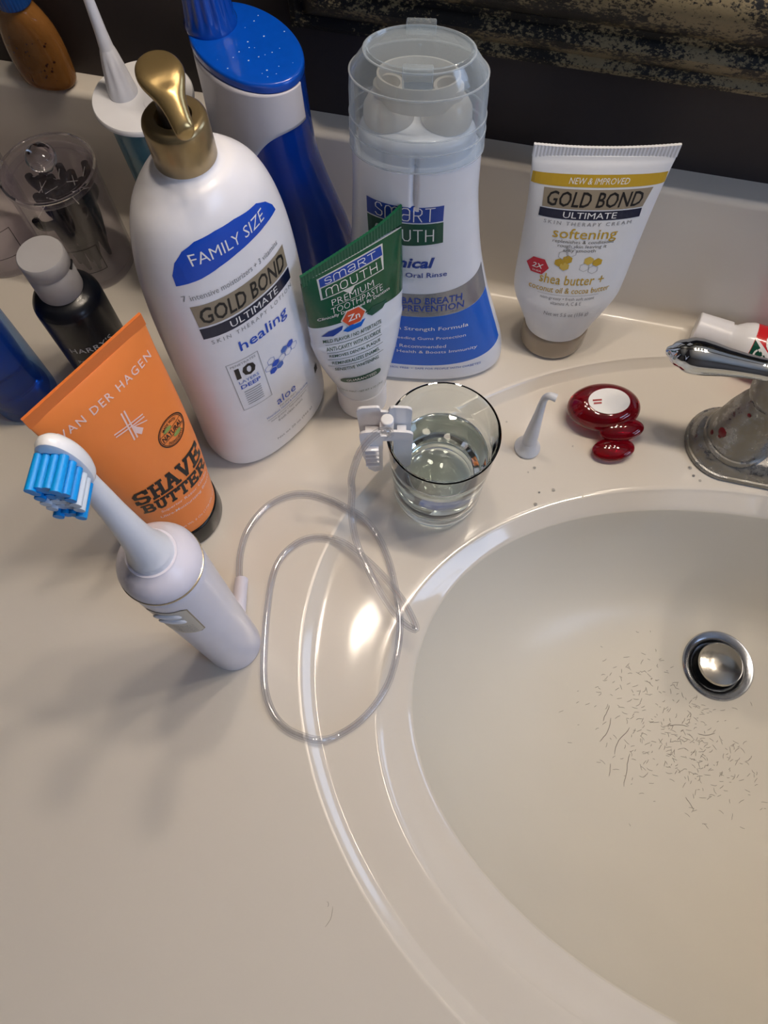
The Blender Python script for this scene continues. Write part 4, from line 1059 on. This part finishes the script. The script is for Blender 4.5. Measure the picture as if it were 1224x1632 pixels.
# ------------------------------------------------------------------ red translucent dispenser
def ellipsoid(name, rx, ry, rz, m, parent, loc, rot=(0, 0, 0), seg=48, flat=None):
    V = []; F = []; R_ = 24
    for i in range(R_ + 1):
        a = -PI / 2 + PI * i / R_
        for k in range(seg):
            t = 2 * PI * k / seg
            z = math.sin(a) * rz
            if flat and z > flat: z = flat
            V.append((rx * math.cos(a) * math.cos(t), ry * math.cos(a) * math.sin(t), z))
    for i in range(R_):
        for k in range(seg): F.append((i * seg + k, i * seg + (k + 1) % seg, (i + 1) * seg + (k + 1) % seg, (i + 1) * seg + k))
    o = obj_data(name, V, F, m, parent); o.location = loc; o.rotation_euler = rot
    return o
def build_red():
    r = thing('floss_dispenser', 'translucent dark red rounded floss dispenser with a white oval sticker', 'floss dispenser', (0.0750, 0.2668, -0.0055), 13)
    m = mat('translucent_red', (172, 6, 34), rough=0.05, trans=0.8, ior=1.35, coat=0.5, vary=0.1)
    ellipsoid('case_body', .0232, .0158, .0122, m, r, (0, .002, .0125), (rad(8), 0, 0), flat=.0094)
    ellipsoid('round_lobe', .0140, .0072, .0042, m, r, (.0100, -.0135, .0115), (rad(22), rad(-4), rad(6)))
    ellipsoid('round_lobe', .0134, .0078, .0044, m, r, (.0052, -.0240, .0052), (rad(12), rad(-4), rad(4)))
    st = mat('white_sticker', (236, 236, 236), rough=0.35)
    V = [(.0130 * math.cos(2 * PI * k / 48), .0086 * math.sin(2 * PI * k / 48), 0) for k in range(48)]
    o = obj_data('oval_sticker', V, [tuple(range(48))], st, r, False); o.location = (.0010, .0012, .0222); o.rotation_euler = (rad(8), 0, 0)
    rd = mat('sticker_red', (150, 24, 34), rough=0.4)
    b = obj_data('sticker_print', [(-.0105, -.0002, 0), (-.0048, .0002, 0), (-.0048, .0014, 0), (-.0105, .0010, 0), (-.0100, -.0022, 0), (-.0050, -.0018, 0), (-.0050, -.0006, 0), (-.0100, -.0010, 0)], [(0, 1, 2, 3), (4, 5, 6, 7)], rd, r, False)
    b.location = (.0012, .0012, .02235); b.rotation_euler = (rad(8), 0, 0)
build_red()

# ------------------------------------------------------------------ loose nozzle tip
def build_tip():
    r = thing('flosser_tip', 'small white water flosser tip with a hooked end standing on the sink ledge', 'nozzle', (0.0325, 0.2365, -0.0056))
    m = mat('milky_tip', (214, 218, 226), rough=0.3, sss=0.3)
    lathe('tip_base', [(0, 0), (.0078, 0), (.0083, .0006), (.0083, .0016), (.0078, .0024), (.0066, .0040), (.0056, .0066), (.0050, .0100), (0, .0100)], m, r, 48)
    tube('tip_shaft', [(0, 0, .009), (0, 0, .025), (0, 0, .045), (0, 0, .0585), (.0008, -.0002, .0640), (.0028, -.0006, .0668), (.0062, -.0012, .0668)], [.0050, .0040, .0027, .0021, .0021, .0022, .0024], m, r, 20)
build_tip()

# ------------------------------------------------------------------ drinking glass with water
def build_glass():
    gx, gy = -0.018, 0.1925
    r = thing('water_glass', 'short clear drinking glass part filled with water on the sink rim', 'glass', (gx, gy, 0))
    gm = bpy.data.materials.new('clear_glass'); gm.use_nodes = True
    nt = gm.node_tree; b = nt.nodes['Principled BSDF']
    nz = nt.nodes.new('ShaderNodeTexNoise'); nz.inputs['Scale'].default_value = 40
    rp = nt.nodes.new('ShaderNodeMapRange'); rp.inputs['To Min'].default_value = 0.0; rp.inputs['To Max'].default_value = 0.02
    nt.links.new(nz.outputs['Fac'], rp.inputs['Value']); nt.links.new(rp.outputs[0], b.inputs['Roughness'])
    b.inputs['Base Color'].default_value = (.90, .95, .93, 1); b.inputs['Transmission Weight'].default_value = 1; b.inputs['IOR'].default_value = 1.48
    wm = bpy.data.materials.new('water'); wm.use_nodes = True
    b = wm.node_tree.nodes['Principled BSDF']; b.inputs['Base Color'].default_value = (.90, .96, .95, 1); b.inputs['Transmission Weight'].default_value = 1; b.inputs['IOR'].default_value = 1.33; b.inputs['Roughness'].default_value = 0
    H = .077
    out = [(0, .0008), (.0215, .0006), (.0225, 0), (.0250, .0006), (.0262, .0024), (.0267, .0060), (.0270, .012), (.0266, .0135), (.0271, .015), (.0276, .025), (.0285, .040), (.0295, .058), (.0305, .0745), (.0307, .0762), (.0301, H), (.0293, .0768), (.0290, .0750)]
    inn = [(.0280, .0585), (.0277, .0560), (.0274, .0530), (.0276, .0505), (.0270, .0480), (.0272, .0455), (.0266, .0430), (.0268, .0405), (.0262, .025), (.0254, .0145), (.0228, .0105), (.0170, .0088), (0, .0085)]
    lathe('tumbler', out + inn, gm, r, 128)
    # ring grooves show on the water line
    lathe('water', [(0, .0088), (.0168, .0091), (.0226, .0108), (.0251, .0147), (.0259, .025), (.0263, .040), (.0264, .0480), (.0267, .0492), (.0258, .0488), (0, .0487)], wm, r, 128)
    return gx, gy, H
GX, GY, GH = build_glass()

# ------------------------------------------------------------------ hose clip on the rim
def build_clip():
    an = rad(193)
    r = thing('hose_clip', 'white ribbed plastic hose clip hooked over the rim of the water glass', 'clip', (GX + .0293 * math.cos(an), GY + .0293 * math.sin(an), 0.0), 13)
    # local x runs inward across the rim; local y along the rim
    m = M['gloss_white']
    def plate(y, ztop, zbot, w_out, w_in, lean):
        pts = []
        def arc(cx, cz, rr, a0, a1, n=6): return [(cx + rr * math.cos(rad(a0 + (a1 - a0) * i / n)), cz + rr * math.sin(rad(a0 + (a1 - a0) * i / n))) for i in range(n + 1)]
        # outer (left) wing with rounded shoulders, U notch, inner (right) wing, slot for the glass wall from below
        L_, R_ = -w_out, w_in
        pts += arc(L_ + .004, ztop - .004, .004, 180, 90)
        pts += [(-.0060, ztop + .0006), (-.0045, ztop), (-.0038, ztop - .0040), (.0005, ztop - .0044), (.0012, ztop)]
        pts += [(.0030, ztop + .0006)]
        pts += arc(R_ - .004, ztop - .004, .004, 90, 0)
        pts += [(R_ - .0008, zbot + .004), (R_ - .003, zbot), (.0030, zbot), (.0026, .0800), (-.0030, .0800), (-.0034, zbot - .004), (-.008, zbot - .006), (L_ + .0035, zbot - .002), (L_ + .0025, zbot + .006), (L_ + .001, zbot + .014)]
        n = len(pts); t = .0007
        V = [(x, y - t, z) for x, z in pts] + [(x, y + t, z) for x, z in pts]
        bm = bmesh.new(); vs = [bm.verts.new(v) for v in V]
        f1 = bm.faces.new(vs[:n]); f2 = bm.faces.new(list(reversed(vs[n:])))
        for i in range(n): bm.faces.new((vs[i], vs[n + i], vs[n + (i + 1) % n], vs[(i + 1) % n]))
        bmesh.ops.triangulate(bm, faces=[f1, f2])
        return bm_obj('clip_plate', bm, m, r, False)
    plate(.0056, .0930, .050, .0165, .0125, 0)
    plate(-.0066, .0895, .048, .0150, .0130, 0)
    lathe('clip_post', rnd(.0034, .0800, .0915, .0008), m, r, 32, (-.0005, -.0005))
    for i in range(5):
        z = .0560 + i * .0046
        rbox('grip_rib', .0075, .0150, .0009, m, r, (-.0088, -.0030, z), .0003)
        rbox('grip_rib', .0050, .0090, .0009, m, r, (.0070, -.0005, z + .002), .0003)
    rbox('clip_web', .0010, .0108, .030, m, r, (-.0042, -.0005, .0640), .0003)
    return r
build_clip()

# ------------------------------------------------------------------ electric toothbrush with hose
def build_brush():
    bx, by = -0.1120, 0.0710
    r = thing('electric_toothbrush', 'white electric flossing toothbrush standing upright with a clear hose', 'toothbrush', (bx, by, 0), 10)
    hm = mat('lavender_white_plastic', (216, 218, 234), rough=0.28, coat=0.3); hw = mat('brush_white', (228, 232, 242), rough=0.3)
    lathe('handle', [(0, 0), (.0146, 0), (.0154, .001), (.0156, .004), (.0158, .06), (.0163, .110), (.0168, .1420), (.0168, .1492), (.0164, .1498), (0, .1498)], hm, r, 96)
    lathe('seam_ring', [(.0160, .1490), (.01715, .1493), (.01715, .1503), (.0160, .1506)], mat('seam_chrome', (170, 160, 140), rough=0.2, metal=0.9), r, 96, closed=True)
    lathe('shoulder', [(0, .1502), (.0168, .1502), (.0167, .1530), (.0152, .1570), (.0126, .1605), (.0104, .1622), (.0100, .1632), (0, .1632)], mat('shoulder_white', (224, 222, 236), rough=0.3), r, 96)
    tube('brush_neck', [(0, 0, .1625), (0, 0, .1665), (0, 0, .1710), (0, 0, .1830), (0, .0002, .205), (0, .0004, .224), (0, .0004, .2340)], [.0092, .0086, .0074, .0058, .0044, .0036, .0032], hw, r, 32)
    # oval head plate facing -y
    V = []; F = []; SEG = 40; lay = [(.0, .0), (.80, .0), (.96, .0008), (1.0, .0022), (.97, .0038), (.85, .0052), (.55, .0062), (.0, .0066)]
    zc, hz_, hx_ = .2440, .0142, .0066
    for (q, d) in lay:
        for k in range(SEG):
            a = 2 * PI * k / SEG
            V.append((hx_ * q * math.cos(a), -.0026 + d, zc + hz_ * q * math.copysign(abs(math.sin(a)) ** .9, math.sin(a))))
    for i in range(len(lay) - 1):
        for k in range(SEG): F.append((i * SEG + k, i * SEG + (k + 1) % SEG, (i + 1) * SEG + (k + 1) % SEG, (i + 1) * SEG + k))
    head = obj_data('brush_head', V, F, mat('head_white', (240, 242, 248), rough=0.25), r)
    cy_ = mat('cyan_bristle', (0, 150, 235), rough=0.45, sss=0.1); wb = mat('white_bristle', (214, 226, 240), rough=0.5, sss=0.1)
    me = {}
    rows = [(.2345, cy_), (.2380, wb), (.2415, wb), (.2452, cy_), (.2490, cy_), (.2528, cy_)]
    for j, (z, mm) in enumerate(rows):
        e = math.sqrt(max(.15, 1 - ((z - zc) / .0150) ** 2))
        for i in range(4):
            x = (-.0043 + .00287 * i) * e
            ln = .0100 + (.0010 if j in (0, 5) else 0) - (.0008 if i in (1, 2) else 0)
            key = (mm.name, round(ln, 4))
            if key not in me:
                t = tube('bristle_tuft', [(0, 0, 0), (0, -ln * .5, 0), (0, -ln, 0)], [.00135, .00150, .00165], mm, head, 10, sub=1)
                me[key] = t.data; t.location = (x, -.0026, z)
            else:
                t = bpy.data.objects.new('bristle_tuft', me[key]); link(t, head); t.location = (x, -.0026, z)
    # button panel on the same side as the bristles
    L = Loft([(0, .0158, .0158, 2), (.06, .0158, .0158, 2), (.110, .0163, .0163, 2), (.1420, .0168, .0168, 2), (.15, .0168, .0168, 2)])
    pan = mat('beige_panel', (196, 190, 178), rough=0.3); P = Print(L.lab, arc=.0160 * PI / 2, step=.002)
    x0, x1, z0, z1, c = -.0085, .0085, .1000, .1365, .0020
    def rr(x0, x1, z0, z1, c): return [(x0 + c, z0), (x1 - c, z0), (x1, z0 + c), (x1, z1 - c), (x1 - c, z1), (x0 + c, z1), (x0, z1 - c), (x0, z0 + c)]
    P.poly(rr(x0 - .0005, x1 + .0005, z0 - .0005, z1 + .0005, c), mat('panel_edge', (150, 140, 120), rough=0.25, metal=0.5), 0)
    P.poly(rr(x0, x1, z0, z1, c), pan, 1)
    for k, t in enumerate(('clean', 'massage', 'sensitive', 'floss', 'charge')): P.text(t, .002, .1135 - k * .0026, .0085, .0012, M['ink_grey'], 2)
    P.build(r, 'button_panel')
    for z in (.1305, .1225):
        p = L.lab(0, z, .0002, .0160 * PI / 2)
        ellipsoid('button', .0060, .0012, .0024, hw, r, (0, p[1] + .0001, z))
    # connector and hose
    cm = mat('connector_white', (222, 220, 232), rough=0.3)
    ca, sa = math.cos(rad(-10)), math.sin(rad(-10))
    def loc(p): x, y = p[0] - bx, p[1] - by; return (x * ca - y * sa, x * sa + y * ca, p[2])   # world to local
    tube('hose_connector', [loc(q) for q in ((-.1120, .0840, .0110), (-.1138, .0920, .0100), (-.1160, .1000, .0075), (-.1180, .1080, .0050))], [.0046, .0042, .0040, .0039], cm, r, 24)
    g = [(-0.1215, 0.1114), (-0.125, 0.1257), (-0.1249, 0.1411), (-0.1184, 0.1572), (-0.1074, 0.1678), (-0.0946, 0.172), (-0.0806, 0.1709), (-0.0706, 0.1681), (-0.0579, 0.1636), (-0.0468, 0.1544), (-0.0369, 0.1412), (-0.0297, 0.1267), (-0.0238, 0.1124), (-0.0207, 0.1011), (-0.0192, 0.0853), (-0.0203, 0.0694), (-0.0252, 0.055), (-0.0327, 0.0433), (-0.0426, 0.0341), (-0.05, 0.0308), (-0.0581, 0.0304), (-0.07, 0.0327), (-0.0805, 0.0401), (-0.0887, 0.0535), (-0.0945, 0.0732), (-0.0995, 0.0971), (-0.1018, 0.117), (-0.099, 0.1304), (-0.0908, 0.1412), (-0.0796, 0.146), (-0.0671, 0.1456), (-0.0546, 0.1406), (-0.0417, 0.1331), (-0.0311, 0.1253), (-0.0202, 0.1154), (-0.0116, 0.1032), (-0.0226, 0.1071), (-0.0364, 0.1195), (-0.0485, 0.1338), (-0.0591, 0.149), (-0.066, 0.1656), (-0.0689, 0.1796), (-0.0704, 0.1961), (-0.0666, 0.2174), (-0.0617, 0.2232)]
    zs = {0: .0045, 7: .0026, 31: .0036, 32: .0036, 33: .0050, 34: .0085, 35: .0130, 36: .0105, 37: .0085, 38: .0095, 39: .0130, 40: .0210, 41: .0360, 42: .0560, 43: .0790, 44: .0845}
    pts = []
    for i, (x, y) in enumerate(g):
        z0 = deck_z(x, y)[0]
        z0 = max(deck_z(x + .007 * math.cos(t), y + .007 * math.sin(t))[0] for t in (0, .785, 1.57, 2.36, 3.14, 3.93, 4.71, 5.5))
        z0 = max(z0, deck_z(x, y)[0])
        h = zs.get(i, .0022)
        z = max(h, z0 + .0026) if i in zs else z0 + .0026
        f = (CAM_H - z) / CAM_H                     # the hose was measured where it meets the sight line of the counter plane
        pts.append((x * f, y * f, z))
    pts = [(-.1181, .1083, .0050)] + pts[:41] + [(-0.0628, 0.1633, 0.04), (-0.0623, 0.1632, 0.056), (-0.0598, 0.1652, 0.073), (-0.0565, 0.168, 0.086), (-0.0523, 0.1707, 0.0945), (-0.0486, 0.1745, 0.0965), (-0.0446, 0.1767, 0.0955), (-0.0434, 0.1773, 0.0915)]
    hose = tube('hose', [loc(p) for p in pts], .00205, clear_mat('clear_hose', (252, 252, 253), milk=0.06, milkcol=(214, 217, 222), edge=0.50, gloss=2.2, rough=0.04), r, 14, sub=8, inner=.5)
build_brush()

# ------------------------------------------------------------------ hair clippings in the bowl, one hair on the counter, drops
def hair_mesh(name, strands, m, rad_=.00015):
    V = []; F = []
    for P in strands:
        b = len(V)
        for i, (p, nrm) in enumerate(P):
            t = (P[min(i + 1, len(P) - 1)][0] - P[max(i - 1, 0)][0]).normalized(); s = t.cross(nrm).normalized()
            wv = rad_ * (1.0 if 0 < i < len(P) - 1 else .5)
            V += [p - s * wv + nrm * .00005, p + nrm * (.00005 + wv), p + s * wv + nrm * .00005]
        for i in range(len(P) - 1):
            for k in range(2): F.append((b + i * 3 + k, b + i * 3 + 3 + k, b + i * 3 + 4 + k, b + i * 3 + k + 1))
    return obj_data(name, V, F, m, None, False)
def build_hairs():
    rng = random.Random(21)
    hm = mat('hair_grey', (140, 132, 120), rough=0.6)
    S_ = []
    def strand(x, y, a, ln, curl, n=6):
        P = []
        for i in range(n):
            z, nr = deck_z(x, y); P.append((Vector((x, y, z)), nr))
            x += math.cos(a) * ln / n; y += math.sin(a) * ln / n; a += curl / n + rng.uniform(-.25, .25)
        S_.append(P)
    for i in range(430):
        u = rng.random()
        if u < .55: x = rng.gauss(.178, .022); y = rng.gauss(.096, .020)
        elif u < .8: x = rng.gauss(.152, .018); y = rng.gauss(.128, .020)
        else: x = rng.gauss(.215, .020); y = rng.gauss(.085, .018)
        if math.hypot(x - DRAIN[0], y - DRAIN[1]) < .030: continue
        strand(x, y, rng.gauss(.35, .8), rng.uniform(.0015, .006), rng.uniform(-1.2, 1.2))
    o = hair_mesh('hair_clippings', S_, hm); tag(o, 'short dark hair clippings scattered over the bottom of the sink bowl', 'hair', kind='stuff')
    S_ = []
    for (x, y, a, ln, c) in ((.128, .083, 55, .022, -.3), (.148, .098, -110, .026, .1), (.150, .080, -105, .026, .25), (.137, .070, -95, .010, .1), (.132, .110, -90, .014, 0), (.175, .106, 8, .016, .1), (.196, .105, -10, .014, -.1), (.190, .060, -50, .010, .2)):
        strand(x, y, rad(a), ln, c, 10)
    o = hair_mesh('long_hairs', S_, hm, .00022); tag(o, 'few longer hairs lying among the clippings left of the drain', 'hair', kind='stuff')
    S_ = []
    strand(-.026, -.0455, rad(-20), .004, -2.2, 5); strand(-.0225, -.0470, rad(-75), .012, -1.0, 8)
    o = hair_mesh('loose_hair', S_, hm, .00010); tag(o, 'single curved hair on the counter in front of the sink', 'hair')
    wd = bpy.data.materials.new('water_drop'); wd.use_nodes = True
    b = wd.node_tree.nodes['Principled BSDF']; b.inputs['Transmission Weight'].default_value = 1; b.inputs['IOR'].default_value = 1.33; b.inputs['Roughness'].default_value = 0.02
    V = []; F = []
    for (x, y, s) in ((.0300, .2290, .0008), (.0395, .2235, .0010), (.0360, .2195, .0006), (.0535, .2110, .0011), (.0450, .2075, .0007), (.1355, .2455, .0013), (.1382, .2405, .0009), (.1425, .2380, .0009), (.0165, .2520, .0007), (.0720, .2110, .0006), (.0440, .1990, .0012), (.0610, .2440, .0006), (-.0180, .2350, .0006)):
        z = deck_z(x, y)[0] + .0005; bb = len(V); rg = 5; sg = 14
        for i in range(rg):
            a = PI / 2 * i / rg
            for k in range(sg): V.append((x + s * math.cos(a) * math.cos(2 * PI * k / sg), y + s * math.cos(a) * math.sin(2 * PI * k / sg), z + s * .45 * math.sin(a)))
        V.append((x, y, z + s * .45))
        for i in range(rg - 1):
            for k in range(sg): F.append((bb + i * sg + k, bb + i * sg + (k + 1) % sg, bb + (i + 1) * sg + (k + 1) % sg, bb + (i + 1) * sg + k))
        for k in range(sg): F.append((bb + (rg - 1) * sg + k, bb + (rg - 1) * sg + (k + 1) % sg, bb + rg * sg))
        F.append(tuple(bb + k for k in reversed(range(sg))))
    o = obj_data('water_drops', V, F, wd, None, True); tag(o, 'tiny clear water drops on the ledge around the sink', 'water', kind='stuff')
build_hairs()
